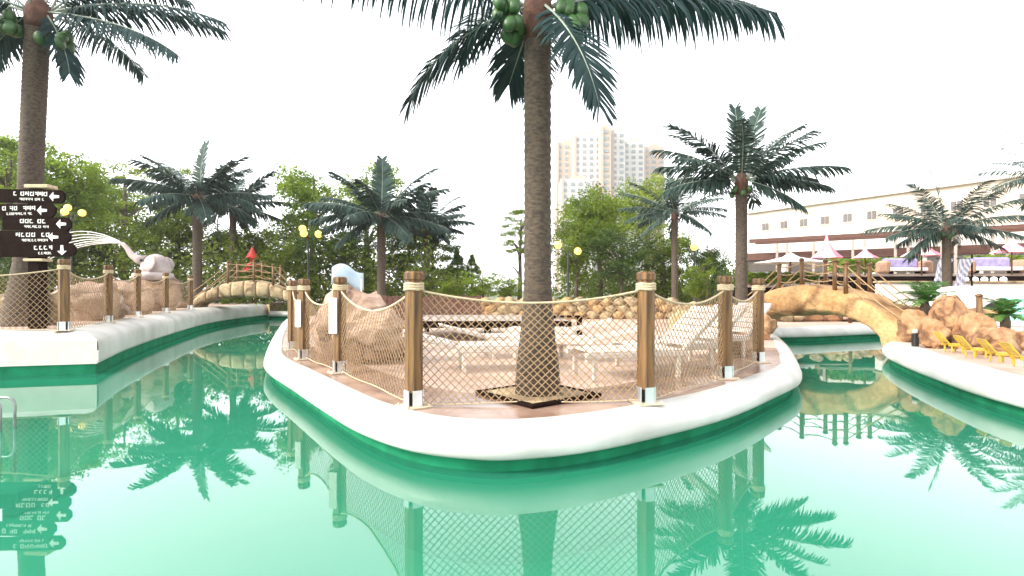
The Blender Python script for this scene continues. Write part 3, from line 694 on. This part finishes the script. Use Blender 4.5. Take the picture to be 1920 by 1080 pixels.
def rail(t, h, top, yoff, ss, ph, rope_ends):
    tops = []
    for s in ss:
        m = MB(); z = top(s); m.tube([(s*h,yoff,z-.12),(s*h,yoff,z+ph)],.05,8); m.lathe((s*h,yoff,z+ph),[(.06,0),(.07,.03),(.03,.07)],8); m.build('rail_post','wood_post',t)
        tops.append((s*h, z))
    ch = [(rope_ends[0][0]*h, top(rope_ends[0][0])+rope_ends[0][1]-ph)] + tops + [(rope_ends[1][0]*h, top(rope_ends[1][0])+rope_ends[1][1]-ph)]
    for f in (.95,.62,.3):
        m = MB(); P = []
        for (x0,z0),(x1,z1) in zip(ch[:-1],ch[1:]):
            for j in range(6): q = j/6; P.append((x0+(x1-x0)*q, yoff, z0+(z1-z0)*q+ph*f-.07*4*q*(1-q)))
        P.append((ch[-1][0],yoff,ch[-1][1]+ph*f)); m.tube(P,.014,5); m.build('rail_rope','rope',t)
t, h, top = bridge((-13.6,22.3),(-8.55,22.9),DL+.25,1.24,.70,1.3,'arched bridge of pale stone blocks over the left channel',True,3,'stone_pale')
for yo in (-.5,.5): rail(t,h,top,yo,(-.28,.12,.42),.8,((-.95,.45),(.95,.38)))
t, h, top = bridge((6.45,15.5),(8.9,11.1),DL-.1,1.31,.72,1.4,'smooth golden rock arch bridge over the right channel',False,7,'rock_gold',.70)
for yo in (-.5,.5): rail(t,h,top,yo,(-.30,-.06,.26,.36),.6,((-.9,.42),(.9,.38)))

# red two-tier canopy behind the left bridge
d = 29; t = thing('red_canopy','small red two tiered cloth canopy above the left stone bridge','canopy',(wx(473,d),d,DH))
m = MB(); m.tube([(0,0,0),(0,0,wz(462,d)-DH)],.04,8); m.build('pole','wood_post',t)
for nm, y0, y1, r in (('upper_cloth',462,484,.36),('lower_cloth',481,510,.62)):
    m = MB(); z0, z1 = wz(y0,d)-DH, wz(y1,d)-DH; P = []
    for k, (q, zz) in enumerate(((.04,z0),(.35,z0*.55+z1*.45),(.75,z0*.2+z1*.8),(1.0,z1))):
        for j in range(20): g = 2*pi*j/20; P.append((cos(g)*r*q*(1+.14*sin(5*g)*q), sin(g)*r*q*(1+.14*sin(5*g)*q), zz-.06*sin(5*g)*q))
    m.v = P
    for k in range(3):
        for j in range(20): m.face((k*20+j,k*20+(j+1)%20,(k+1)*20+(j+1)%20,(k+1)*20+j),0,True)
    m.build(nm,'red_cloth',t)

# clear plastic slide hood behind the peninsula rocks
d = 15; t = thing('slide_hood','pale blue curved plastic slide hood behind the peninsula rocks','slide',(wx(652,d),d,DL),.3)
m = MB(); P = []; n = 14; zt = wz(494,d)-DL
for k in range(9):
    x = -.42+.84*k/8; hh = zt*(.86+.14*sin(pi*min(1,k/8*1.0+.2)))
    for j in range(n+1):
        g = pi*j/n; P.append((x, cos(g)*.42, hh-.5+sin(g)*.5)); 
m.v = P
for k in range(8):
    for j in range(n): m.face((k*(n+1)+j,k*(n+1)+j+1,(k+1)*(n+1)+j+1,(k+1)*(n+1)+j),0,True)
o = m.build('shell','blue_plastic',t); md = o.modifiers.new('thick','SOLIDIFY'); md.thickness = .03
m = MB()
for x in (-.36,.36):
    for y in (-.40,.40): m.tube([(x,y,0),(x,y,zt-.45)],.03,6)
m.build('support_frame','white_plastic',t)

# ------------------------------------------------------------------ loungers and platform on the peninsula
def lounger_meshes(m, w=.62, L=1.35, bl=.72, ang=48):
    parts = []
    a = MB()
    for s in (-1,1): a.bevbox((L/2,s*w/2,.30),(L,.05,.07),.01)
    parts.append(('frame',a.mesh('frame',m)))
    for x in (.12,L-.12):
        for s in (-1,1): b = MB(); b.bevbox((x,s*w/2,.135),(.06,.045,.27),.008); parts.append(('leg',b.mesh('leg',m)))
    for k in range(9): b = MB(); b.bevbox((.08+k*(L-.12)/9+.05,0,.345),((L-.12)/9-.02,w+.04,.022),.006); parts.append(('slat',b.mesh('slat',m)))
    ca, sa = cos(R(ang)), sin(R(ang))
    for k in range(6):
        q = .06+k*bl/6+.05; b = MB(); b.bevbox((-q*ca+.06,0,.35+q*sa),(bl/6-.018,w+.04,.022),.006,0,0,R(ang)); parts.append(('slat',b.mesh('slat',m)))
    for s in (-1,1): b = MB(); b.bevbox((-bl/2*ca+.06,s*w/2,.33+bl/2*sa),(bl+.04,.045,.05),.008,0,0,R(ang)); parts.append(('back_rail',b.mesh('back_rail',m)))
    for s in (-1,1): b = MB(); b.tube([(-.32*ca-.05,s*w/2,.35+.42*sa),(.14,s*w/2,.30)],.014,6); parts.append(('back_prop',b.mesh('back_prop',m)))
    return parts
LM, LF, LY = lounger_meshes('white_plastic',ang=42), lounger_meshes('white_plastic',ang=14), lounger_meshes('yellow_plastic',.5,.62,.55,52)
def lounger(px, d, rz, label, group, parts=LM, sc=1, z=DL, name='sun_lounger', cat='sun lounger'):
    t = thing(name, label, cat, (wx(px,d),d,z), rz, group, sc)
    for nm, me in parts: link(nm, me, t)
GW = 'white loungers on the peninsula'
lounger(1262,6.9,R(195),'white slatted lounger right behind the golden tip post',GW)
lounger(1318,7.7,R(200),'white slatted lounger left of the dark brown post',GW)
lounger(1375,8.9,R(205),'white slatted lounger partly behind the dark brown post',GW)
lounger(850,7.2,R(10),'white slatted lounger left of the main trunk',GW,LF)
lounger(905,8.6,R(15),'white slatted lounger farther back left of the main trunk',GW,LF)
lounger(1120,8.2,R(165),'white slatted lounger right of the main trunk',GW,LF)
lounger(1080,10.2,R(170),'white slatted lounger farther back right of the main trunk',GW,LF)
t = thing('wooden_platform','low grey brown wooden platform behind the main palm','platform',(wx(915,12.6),12.6,DL),.02)
for k in range(12): m = MB(); m.bevbox((0,-1.25+k*.22,.42),(3.5,.2,.035),.006); m.build('board','wood_grey',t)
for y in (-1.42,1.35): m = MB(); m.bevbox((0,y,.36),(3.56,.06,.14),.008); m.build('edge_beam','wood_dark',t)
for x in (-1.77,1.77): m = MB(); m.bevbox((x,-.035,.36),(.06,2.7,.13),.008); m.build('edge_beam','wood_dark',t)
for x in (-1.6,0,1.6):
    for y in (-1.25,1.2): m = MB(); m.bevbox((x,y,.14),(.1,.1,.28),.01); m.build('leg','wood_dark',t)
t = thing('wooden_bench','dark wooden bench at the right end of the low platform','bench',(wx(1062,12.2),12.2,DL),.05)
for k in range(3): m = MB(); m.bevbox((0,-.13+k*.13,.48),(.75,.11,.035),.006); m.build('seat_board','wood_dark',t)
for s in (-1,1): m = MB(); m.bevbox((s*.3,0,.23),(.07,.34,.46),.008); m.build('leg','wood_dark',t)
# dark plank fence panel and rough stone wall at the back of the peninsula
t = thing('plank_fence','dark red brown plank fence behind the nets left of centre','fence',(wx(800,19),19,DL))
for k in range(26): m = MB(); m.bevbox((-3.4+k*.21,0,.44),(.19,.03,.86+.05*sin(k*2.3)),.005); m.build('plank','wood_red',t)
for z in (.25,.7): m = MB(); m.bevbox((-.75,.04,z),(5.6,.045,.08),.006); m.build('cross_rail','wood_dark',t)
t = thing('stone_wall','low golden rubble stone wall along the back of the peninsula','wall',(wx(1085,20),20,DL))
m = MB(); m.bevbox((0,.1,.35),(7.4,.4,.72),.05); m.build('wall_core','rock_tan',t)
rnd = random.Random(9); SM = [rock_mesh('stone',(.30,.14,.2),60+k,'rock_gold' if k%2 else 'stone_pale',2,.2) for k in range(5)]
for rI in range(3):
    for k in range(15):
        o = link('stone',SM[rnd.randrange(5)],t); o.location = (-3.5+k*.5+(rI%2)*.22+rnd.uniform(-.06,.06),-.12,.14+rI*.25); o.rotation_euler = (0,rnd.uniform(-.4,.4),0); s = rnd.uniform(.8,1.08); o.scale = (s,s,s)

# ------------------------------------------------------------------ direction sign
d = 9.85; t = thing('direction_sign','dark brown pole with five arrow boards lettered in white, far left','sign',(wx(71,d),d,DH))
zt = wz(349,d)-DH
m = MB(); m.bevbox((0,0,zt/2-.03),(.24,.18,zt-.06),.02); m.build('pole','wood_dark',t)
m = MB(); m.bevbox((0.06,0,zt-.02),(.44,.24,.07),.012); m.build('pole_cap','rope_pale',t)
m = MB(); m.bevbox((.02,-.02,wz(488,d)-DH),(.36,.24,.05),.01); m.build('collar','rope_pale',t)
rnd = random.Random(12)
def glyph_line(mb, x0, x1, z, hgt, y):
    x = x0
    while x < x1:
        w = hgt*rnd.uniform(.7,.95)
        if rnd.random() < .12: x += w*.7; continue
        st = hgt*.17; k = rnd.randrange(4)
        def bar(cx, cz, sx, sz): mb.box((cx,y,cz),(sx,.004,sz))
        bar(x+w*.28, z+hgt*.30, w*.5, st)
        if k != 1: bar(x+w*.12, z, st, hgt*.5)
        if k != 2: bar(x+w*.84, z, st, hgt*.92)
        if k > 1: bar(x+w*.45, z-hgt*.36, w*.75, st)
        else: bar(x+w*.4, z-hgt*.05, w*.55, st)
        x += w*1.22
for i, (yc, xr, ang, tx0, tx1, ax) in enumerate(((370,122,.02,28,88,104),(397,106,-.01,8,66,82),(421,134,.015,40,96,117),(446,133,0,33,92,103),(470,142,-.01,66,102,118))):
    xl = -25 + 8*((i*7) % 5); c = ((xl+xr)/2-71)*d/F; L = (xr-xl)*d/F; z = wz(yc,d)-DH
    m = MB(); hh = .122; tip = .07; out = [(-L/2,-hh),(L/2-tip,-hh),(L/2,-hh*.35),(L/2,hh*.35),(L/2-tip,hh),(-L/2,hh)]
    for yy in (-.02,.02): m.v += [(x,yy,q) for x,q in out]
    n = len(out); m.face(range(n)); m.face([n+k for k in range(n-1,-1,-1)])
    for k in range(n): m.face((k,(k+1)%n,n+(k+1)%n,n+k)[::-1])
    b = m.build('arrow_board','wood_dark',t); b.location = (c+.10,-.115-.006*(i%2),z); b.rotation_euler = (0,ang,0)
    m = MB(); gx = lambda p: (p-71)*d/F-c
    glyph_line(m, gx(tx0), gx(tx1), .045, .085, -.023); glyph_line(m, gx(tx0+8), gx(tx1-4), -.055, .05, -.023)
    o = m.build('lettering','letter_white',b); o['kind'] = 'stuff'
    m = MB(); A = [(-.095,0),(-.02,.085),(-.02,.03),(.085,.022),(.085,-.022),(-.02,-.03),(-.02,-.085)]
    if i == 4: A = [(-z_,x_) for x_,z_ in A]
    pts = [(x,-.024,q) for x,q in A]; m.v = pts
    for f in tessellate_polygon([[V((x,q,0)) for x,q in A]]): m.face(f)
    o = m.build('arrow','letter_white',b); o.location = (gx(ax),0,0); md = o.modifiers.new('thick','SOLIDIFY'); md.thickness = .004

# ------------------------------------------------------------------ globe lamps
def lamp(px, yc, d, label, n=3, base=DL, r=.17):
    z = wz(yc,d); t = thing('globe_lamp', label, 'lamp', (wx(px,d),d,base), 0, 'lit globe lamps among the trees'); h = z-base
    m = MB(); m.lathe((0,0,0),[(.12,0),(.12,.1),(.06,.2),(.045,h*.6),(.04,h-.1),(.02,h)],10); m.build('pole','black_metal',t)
    for k in range(n):
        g = 2*pi*k/n+.3 if n > 1 else 0; q = .48 if n > 1 else 0; p = V((cos(g)*q, sin(g)*q*.6, h+(.26 if k == 1 else -.02)))
        if n > 1: m = MB(); m.tube([(0,0,h-.25),tuple(p*.6+V((0,0,(h-.3)*.4))),tuple(p-V((0,0,r)))],.02,6); m.build('arm','black_metal',t)
        m = MB(); m.lathe(p,[(r*max(.05,sin(pi*j/8)),-r*cos(pi*j/8)) for j in range(9)],14); m.build('globe','globe_lit',t)
lamp(134,398,26.5,'lit cluster of globe lamps right of the direction signs',base=DH)
lamp(578,438,25.5,'lit cluster of globe lamps left of the peninsula palm')
lamp(1065,470,24.5,'pair of lit globe lamps right of the main trunk',2)
lamp(1302,462,24.5,'single lit globe lamp left of the bridge palm',1)

# ------------------------------------------------------------------ right bank items
GY = 'yellow loungers on the right bank'
lounger(1772,9.3,R(-12),'small yellow slatted lounger at the foot of the tallest boulder',GY,LY,.42,name='yellow_lounger')
lounger(1812,8.6,R(-10),'small yellow slatted lounger second from the bridge',GY,LY,.42,name='yellow_lounger')
lounger(1858,8.0,R(-14),'small yellow slatted lounger third from the bridge',GY,LY,.42,name='yellow_lounger')
lounger(1903,7.45,R(-12),'small yellow slatted lounger nearest the right picture edge',GY,LY,.42,name='yellow_lounger')
t = thing('bollard_light','short black bollard light with white top on the right bank','lamp',(wx(1716,10.1),10.1,DL)); 
m = MB(); m.bevbox((0,0,.13),(.09,.09,.26),.01); m.build('body','black_metal',t); m = MB(); m.bevbox((0,0,.30),(.08,.08,.08),.02); m.build('cap','white_plastic',t)
def slim_post(px, d, h, label):
    m = MB(); m.tube([(0,0,0),(0.01,0,h*.5),(0,0,h)],[.06,.055,.05],8); m.lathe((0,0,h),[(.06,0),(.065,.03),(.02,.06)],8)
    o = m.build('wooden_stake','wood_post'); o.location = (wx(px,d),d,DL); tag(o,label,'post','slim wooden stakes on the right bank')
slim_post(1836,10.6,.95,'slim wooden stake beside the low orange boulder'); slim_post(1900,14,.9,'slim wooden stake at the right edge by the turquoise box'); slim_post(1594,17.6,.9,'slim wooden stake seen under the right bridge arch')
def sago(px, yb, d, r, label, seed, z):
    t = thing('sago_plant', label, 'plant', (wx(px,d),d,z), 0, 'spiky green plants on the right bank'); rnd = random.Random(seed)
    m = MB(); m.lathe((0,0,0),[(.07,-.3),(.09,0),(.06,.12),(.02,.16)],8); m.build('stem','bark',t)
    me = [frond_mesh('frond', r, R(e), R(70), seed+k, r*.34, 22, ('leaf_sago','leaf_sago'), .2, width=.02, rr=.008) for k, e in enumerate((75,50,25))]
    for k in range(22):
        o = link('frond', me[k%3], t); o.location = (0,0,.1); o.rotation_euler = (0,0,k*2.4+rnd.uniform(-.2,.2)); o.scale = (rnd.uniform(.85,1.1),)*3
sago(1735,580,11.6,.62,'spiky green plant at the right end of the rock bridge',301,1.08)
sago(1885,600,10.9,.55,'spiky green plant near the right picture edge',302,.80)
rock(1735,0,11.9,(.35,.4,.44),17,'rock_tan','tan boulder under the spiky plant by the right bridge',group=GR)
# rubble slope beyond the right channel
t = thing('rubble_bank','low bank of loose pale stones beyond the right bridge','stones',(wx(1560,18.5),18.5,DL-.05))
m = MB(); m.bevbox((0,.3,.22),(7.2,.9,.5),.15); m.build('bank_core','rock_tan',t)
SM2 = [rock_mesh('stone',(.26,.22,.2),90+k,'stone_pale' if k%2 else 'rock_pink',2,.25) for k in range(5)]
for k in range(54):
    o = link('stone',SM2[rnd.randrange(5)],t); o.location = (rnd.uniform(-3.5,3.5),rnd.uniform(-.3,.45),0); o.location.z = .14+(o.location.y+.3)*.55+rnd.uniform(0,.1)
    o.rotation_euler = (rnd.uniform(0,6),rnd.uniform(0,6),rnd.uniform(0,6)); s = rnd.uniform(.7,1.15); o.scale = (s,s,s)

# ------------------------------------------------------------------ terrace buildings on the right
# cream hotel wing receding to the left, with square windows
A, B = V((27,61,0)), V((41,38,0)); L = (B-A).length; rz = math.atan2((B-A).y,(B-A).x)
t = thing('hotel_wing','long cream building with a row of square windows behind the right terrace','building',(A.x,A.y,DL),rz)
m = MB(); m.box((L/2+4,6,4.9),(L+8,12,9.8)); m.build('wall','wall_cream',t)
m = MB(); m.bevbox((L/2+4,5.9,9.95),(L+8.6,12.6,.34),.05); m.build('roof_edge','white_paint',t)
m = MB(); m.bevbox((L/2+4,-.2,5.6),(L+8.2,.42,.25),.05); m.build('string_course','white_paint',t)
for k in range(13):
    x = 2.2+k*2.15
    m = MB(); m.box((x,-.03,8.1),(1.0,.10,.95)); f = m.build('window','frame_tan',t)
    m = MB(); m.box((x-.21,-.10,8.1),(.36,.05,.76)); m.box((x+.21,-.10,8.1),(.36,.05,.76)); m.build('pane','window_dark',f)
for x in (1.2,3.6,9.1,17.0,23.5):
    m = MB(); m.box((x,-.04,6.5),(.55,.12,.55)); f = m.build('window','frame_tan',t); m = MB(); m.box((x,-.11,6.5),(.4,.05,.4)); m.build('pane','window_dark',f)
# white canopy hall in front (bright roof band)
def seg(pxa, da, pxb, db): a, b = V((wx(pxa,da),da,0)), V((wx(pxb,db),db,0)); return a, (b-a).length, math.atan2((b-a).y,(b-a).x)
a, L, rz = seg(1395,36,1990,27)
t = thing('terrace_hall','white terrace hall with a brown fascia behind the pergola','building',(a.x,a.y,DL),rz)
m = MB(); m.box((L/2,3,2.3),(L,6,4.6)); m.build('wall','white_paint',t)
m = MB(); m.bevbox((L/2,-.12,3.28),(L,.22,.5),.03); m.build('fascia','wood_red',t)
m = MB(); m.bevbox((L/2,-.35,1.75),(L,.7,.12),.02); m.build('ledge','wood_grey',t)
for k in range(9): m = MB(); m.box((1.2+k*2.4,-.03,2.45),(2.1,.1,1.05)); m.build('window','window_dark',t)
# pergola
a, L, rz = seg(1405,33.5,1985,25)
t = thing('pergola','long brown timber pergola with paired posts on the right terrace','pergola',(a.x,a.y,DL),rz)
for y in (0,1.4): m = MB(); m.bevbox((L/2,y,wz(451,33)-DL),(L,.14,.24),.02); m.build('beam','wood_red',t)
for k in range(7):
    x = 1.6+k*L/7
    for q in (0,.55): m = MB(); m.bevbox((x+q,0,1.95),(.13,.13,3.9),.01); m.build('pergola_post','wood_grey',t)
# planted strip and parasols and daybeds on the terrace
def leafstrip(name, pa, da, pb, db, z0, z1, n, m, label):
    mb = MB(); rnd = random.Random(int(pa))
    for k in range(n):
        s = rnd.random(); dd = da+(db-da)*s; p = V((wx(pa+(pb-pa)*s,dd),dd+rnd.uniform(-.25,.25),rnd.uniform(z0,z1)))
        a = V((rnd.gauss(0,1),rnd.gauss(0,1),rnd.gauss(0,.8))).normalized(); b = a.cross(V((rnd.gauss(0,1),rnd.gauss(0,1),rnd.gauss(0,1)))).normalized(); l = rnd.uniform(.12,.26)
        mb.add((p-a*l*.5,p+b*l*.3,p+a*l*.5,p-b*l*.3))
    tag(mb.build(name,m),label,'plants',kind='stuff')
leafstrip('planter_greenery',1555,26.5,1720,25.6,2.35,3.0,1500,'leaf_bright','bright green planting along the terrace ledge left of the right palm')
leafstrip('planter_greenery',1810,25.2,1915,24.6,2.5,3.05,900,'leaf_bright','bright green planting along the terrace ledge at the right edge')
leafstrip('low_hedge',1400,22,1530,21.5,1.75,2.15,1600,'leaf_mid','low clipped hedge under the white parasol')
a, L, rz = seg(1540,24.6,1960,23.4)
t = thing('terrace_podium','dark terrace podium with white round lights along its front','terrace',(a.x,a.y,DL),rz)
m = MB(); m.bevbox((L/2,1.2,.85),(L,2.4,1.7),.03); m.build('podium_body','wood_dark',t)
m = MB(); m.bevbox((L/2,1.2,1.76),(L+.2,2.6,.12),.02); m.build('podium_top','wood_grey',t)
for k in range(5):
    m = MB(); m.lathe((0,0,0),[(.03,-.12),(.11,-.07),(.125,0),(.11,.07),(.03,.12)],12); o = m.build('round_light','bulb_white',t); o.location = ((1812-1540)*L/420+k*.38,-.1,1.55)
def parasol(px, ytop, ybot, d, r, label, m='pink_cloth', base=DL, group='pink parasols on the terrace'):
    t = thing('parasol', label, 'parasol', (wx(px,d),d,base), 0, group); z0, z1 = wz(ytop,d)-base, wz(ybot,d)-base
    mb = MB(); mb.tube([(0,0,0),(0,0,z0-.05)],.03,8); mb.build('pole','wood_post',t)
    mb = MB(); n = 16
    for q, s in ((.03,0),(.22,.42),(.6,.75),(1,1)):
        for j in range(n): g = 2*pi*j/n; k = 1+.08*cos(8*g)*q; mb.v.append((cos(g)*r*q*k, sin(g)*r*q*k, z0+(z1-z0)*s))
    for k in range(3):
        for j in range(n): mb.face((k*n+j,k*n+(j+1)%n,(k+1)*n+(j+1)%n,(k+1)*n+j),(j//2)%2,True)
    mb.build('canopy',[m,'pink_pale'] if m == 'pink_cloth' else [m,m],t)
parasol(1550,440,484,23.8,.62,'pink parasol farthest left on the terrace',base=2.1); parasol(1622,462,484,23.7,.5,'small pink parasol behind the crest of the right bridge',base=2.1)
parasol(1728,444,480,23.3,.72,'pink parasol just left of the terrace palm',base=2.1); parasol(1897,444,474,22.4,.68,'pink parasol at the right picture edge',base=2.1)
parasol(1482,474,493,20.5,1.32,'wide flat white parasol left of the right bridge','white_cloth',DL,'white parasol')
def daybed(px, y, d, L, label, base):
    t = thing('daybed', label, 'daybed', (wx(px,d),d,base), -.1, 'purple daybeds on the terrace')
    m = MB(); m.bevbox((0,0,.2),(L,.8,.16),.03); m.build('mattress','white_cloth',t)
    m = MB(); m.bevbox((0,.32,.5),(L*.96,.18,.46),.07); m.build('back_cushion','purple_cloth',t)
    for s in (-1,1): m = MB(); m.bevbox((s*L*.56,0,.3),(.32,.8,.6),.1); m.build('arm_cushion','brown_soft',t)
    for s in (-1,1): m = MB(); m.bevbox((s*L*.42,0,.06),(.08,.6,.12),.01); m.build('leg','wood_dark',t)
daybed(1695,500,24.3,1.6,'purple cushioned daybed on the terrace left of the palm',2.19); daybed(1862,498,23.6,1.9,'purple cushioned daybed on the terrace right of the palm',2.19)
daybed(1430,500,22.5,1.0,'purple daybed in shade at the left under the white parasol',1.5); daybed(1492,500,22.5,1.2,'purple and white daybed under the middle of the white parasol',1.5)
t = thing('planter_wall','dark low planter wall below the white parasol','wall',(wx(1470,23),23,DL)); m = MB(); m.bevbox((0,0,.6),(4.2,2.2,1.2),.04); m.build('wall_body','wood_dark',t)
m = MB(); m.bevbox((0,-.02,1.22),(4.3,2.3,.06),.02); m.build('wall_cap','wood_grey',t)
# striped cloths hung beside the palm
for px, sl, lb in ((1768,-.5,'striped grey cloth hanging left of the terrace palm trunk'),(1806,-.42,'striped grey cloth hanging right of the terrace palm trunk')):
    d = 20.2; t = thing('striped_cloth', lb, 'cloth', (wx(px,d),d,DL), 0, 'striped cloths beside the terrace palm'); m = MB(); n, k2 = 14, 12
    zt, zb = wz(485,d)-DL, wz(562,d)-DL
    for i in range(k2+1):
        v = i/k2; wdt = .52*(1-.35*sin(pi*v))
        for j in range(n+1): s = j/n-.5; m.v.append((s*wdt+sl*v*1.1+.12, .05*sin(j*1.7)+.02*sin(v*9), zt+(zb-zt)*v))
    for i in range(k2):
        for j in range(n): a0 = i*(n+1)+j; m.face((a0,a0+1,a0+n+2,a0+n+1),0,True)
    o = m.build('cloth','stripe_cloth',t); md = o.modifiers.new('thick','SOLIDIFY'); md.thickness = .012
    m = MB(); m.tube([(.38,.06,0),(.38,.06,zt+.15)],.03,8); m.tube([(-.2,.06,zt),(.45,.06,zt)],.02,6); m.build('hanger_frame','wood_dark',t)
# white grotto kiosk with low arch, cream kerb bench
d = 17.5; t = thing('white_grotto','white rounded plaster kiosk with a low dark arch','kiosk',(wx(1842,d),d,DL),.1)
m = MB(); W2, Hh = 1.25, wz(536,d)-DL
m.v = []; prof = []
for k in range(17): g = pi*k/16; prof.append((cos(g)*W2, abs(sin(g))**.4*Hh))
for y in (-.5,.9): m.v += [(x,y,z) for x,z in prof]
n = 17
for k in range(n-1): m.face((k,k+1,n+k+1,n+k),0,True)
m.face(range(n)); m.build('shell','white_paint',t)
m = MB(); 
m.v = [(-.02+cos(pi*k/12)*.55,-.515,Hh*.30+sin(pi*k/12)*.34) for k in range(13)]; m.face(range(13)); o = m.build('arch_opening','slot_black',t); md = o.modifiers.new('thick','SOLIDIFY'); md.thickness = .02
t = thing('terrace_kerb','long cream kerb wall in front of the dark podium','wall',(wx(1800,21),21,DL)); m = MB(); m.bevbox((0,0,.68),(6.5,.4,1.36),.06); m.build('kerb_body','white_paint',t)
m = MB(); m.bevbox((0,-.03,1.4),(6.6,.5,.08),.02); m.build('kerb_cap','stone_pale',t)
t = thing('turquoise_float','turquoise box float at the right picture edge','float',(wx(1908,13.5),13.5,DL),.2); m = MB(); m.bevbox((0,0,.62),(.5,.5,.9),.08); m.build('body','turquoise',t); m = MB(); m.bevbox((0,0,.1),(.6,.6,.16),.03); m.build('base','white_plastic',t)
t = thing('kerb_bench','pale plaster bench at the right edge behind the boulders','bench',(wx(1895,11.8),11.8,DL)); m = MB(); m.bevbox((0,0,.32),(1.3,.4,.10),.03); m.build('seat','white_paint',t)
for s in (-1,1): m = MB(); m.bevbox((s*.5,0,.14),(.14,.34,.26),.02); m.build('leg','white_paint',t)
t = thing('rock_ledge','golden rock ledge behind the right bank boulders','rock ledge',(wx(1830,14.5),14.5,DL)); o = link('ledge_rock', rock_mesh('ledge_rock',(1.7,.5,.42),33,'rock_gold',4,.2), t); o.location = (0,0,.15)

# ------------------------------------------------------------------ apartment towers far behind
def tower(px0, px1, ytop, d, m, label, bands):
    x0, x1 = wx(px0,d), wx(px1,d); h = wz(ytop,d); w = x1-x0
    t = thing('apartment_tower', label, 'building', ((x0+x1)/2,d,0), 0, 'apartment towers behind the trees')
    b = MB(); b.box((0,6,h/2),(w,12,h)); b.build('wall',m,t)
    b = MB(); b.box((w*.1,6,h+1),(w*.45,6,2.2)); b.build('roof_box','tower_peach',t)
    b = MB()
    for fl in range(int((h-20)/3)):
        z = h-2.5-fl*3
        for q in range(bands): b.box((-w/2+w*(q+.5)/bands,-.05,z),(w/bands*.52,.5,1.5))
    o = b.build('windows','window_far',t); o['kind'] = 'stuff'
    b = MB(); b.box((-w/2+.6,-.4,h/2),(1.2,.9,h)); b.build('corner_pier','tower_peach',t)
tower(1043,1082,266,270,'tower_peach','short peach apartment tower farthest left of the group',3)
tower(1076,1128,252,262,'tower_white','wide white apartment tower left of the brown striped one',4)
tower(1126,1146,238,256,'tower_peach','narrow peach tower with the highest roof',1)
tower(1146,1172,244,262,'tower_white','white apartment tower right of the narrow peach one',2)
tower(1168,1208,264,275,'tower_white','white apartment tower third from the right end',3)
tower(1206,1246,274,285,'tower_peach','peach apartment tower at the right end, half behind palm fronds',3)
tower(1052,1110,335,250,'tower_white','lower white apartment block in front of the left towers',4)

# ------------------------------------------------------------------ pool handrail at the left edge
d = 5.5; t = thing('pool_handrail','steel grab rail standing in the water at the left edge','handrail',(wx(-14,d),d,-.95))
for y in (0,.16):
    m = MB(); P = [(.08,y,.4),(.08,y,1.18)]+[(.08-.08*(1-cos(g)),y,1.18+.08*sin(g)) for g in (.4,.8,1.2,pi/2)]+[(-.5,y,1.26),(-.62,y,1.22),(-.68,y,1.1),(-.68,y,.4)]
    m.tube(P,.014,8); m.build('rail','steel_dark',t)
m = MB(); m.bevbox((-5.9,5.7,-.62),(2.2,1.1,.26),.03); tag(m.build('pool_step','floor_mint'), kind='structure')
# ------------------------------------------------------------------ thin bright haze around everything
def haze(density):
    m = bpy.data.materials.new('haze_air'); m.use_nodes = True; n, l = m.node_tree.nodes, m.node_tree.links; n.remove(n['Principled BSDF'])
    v = n.new('ShaderNodeVolumePrincipled'); v.inputs['Color'].default_value = (.97,.97,.96,1); v.inputs['Density'].default_value = density; v.inputs['Anisotropy'].default_value = .2
    l.new(v.outputs[0], n['Material Output'].inputs['Volume']); MATS['haze_air'] = m
    b = MB(); b.box((0,0,48),(3200,3200,100)); o = b.build('haze','haze_air'); tag(o,'thin pale summer haze over the whole pool park','haze',kind='stuff')
haze(.0005)
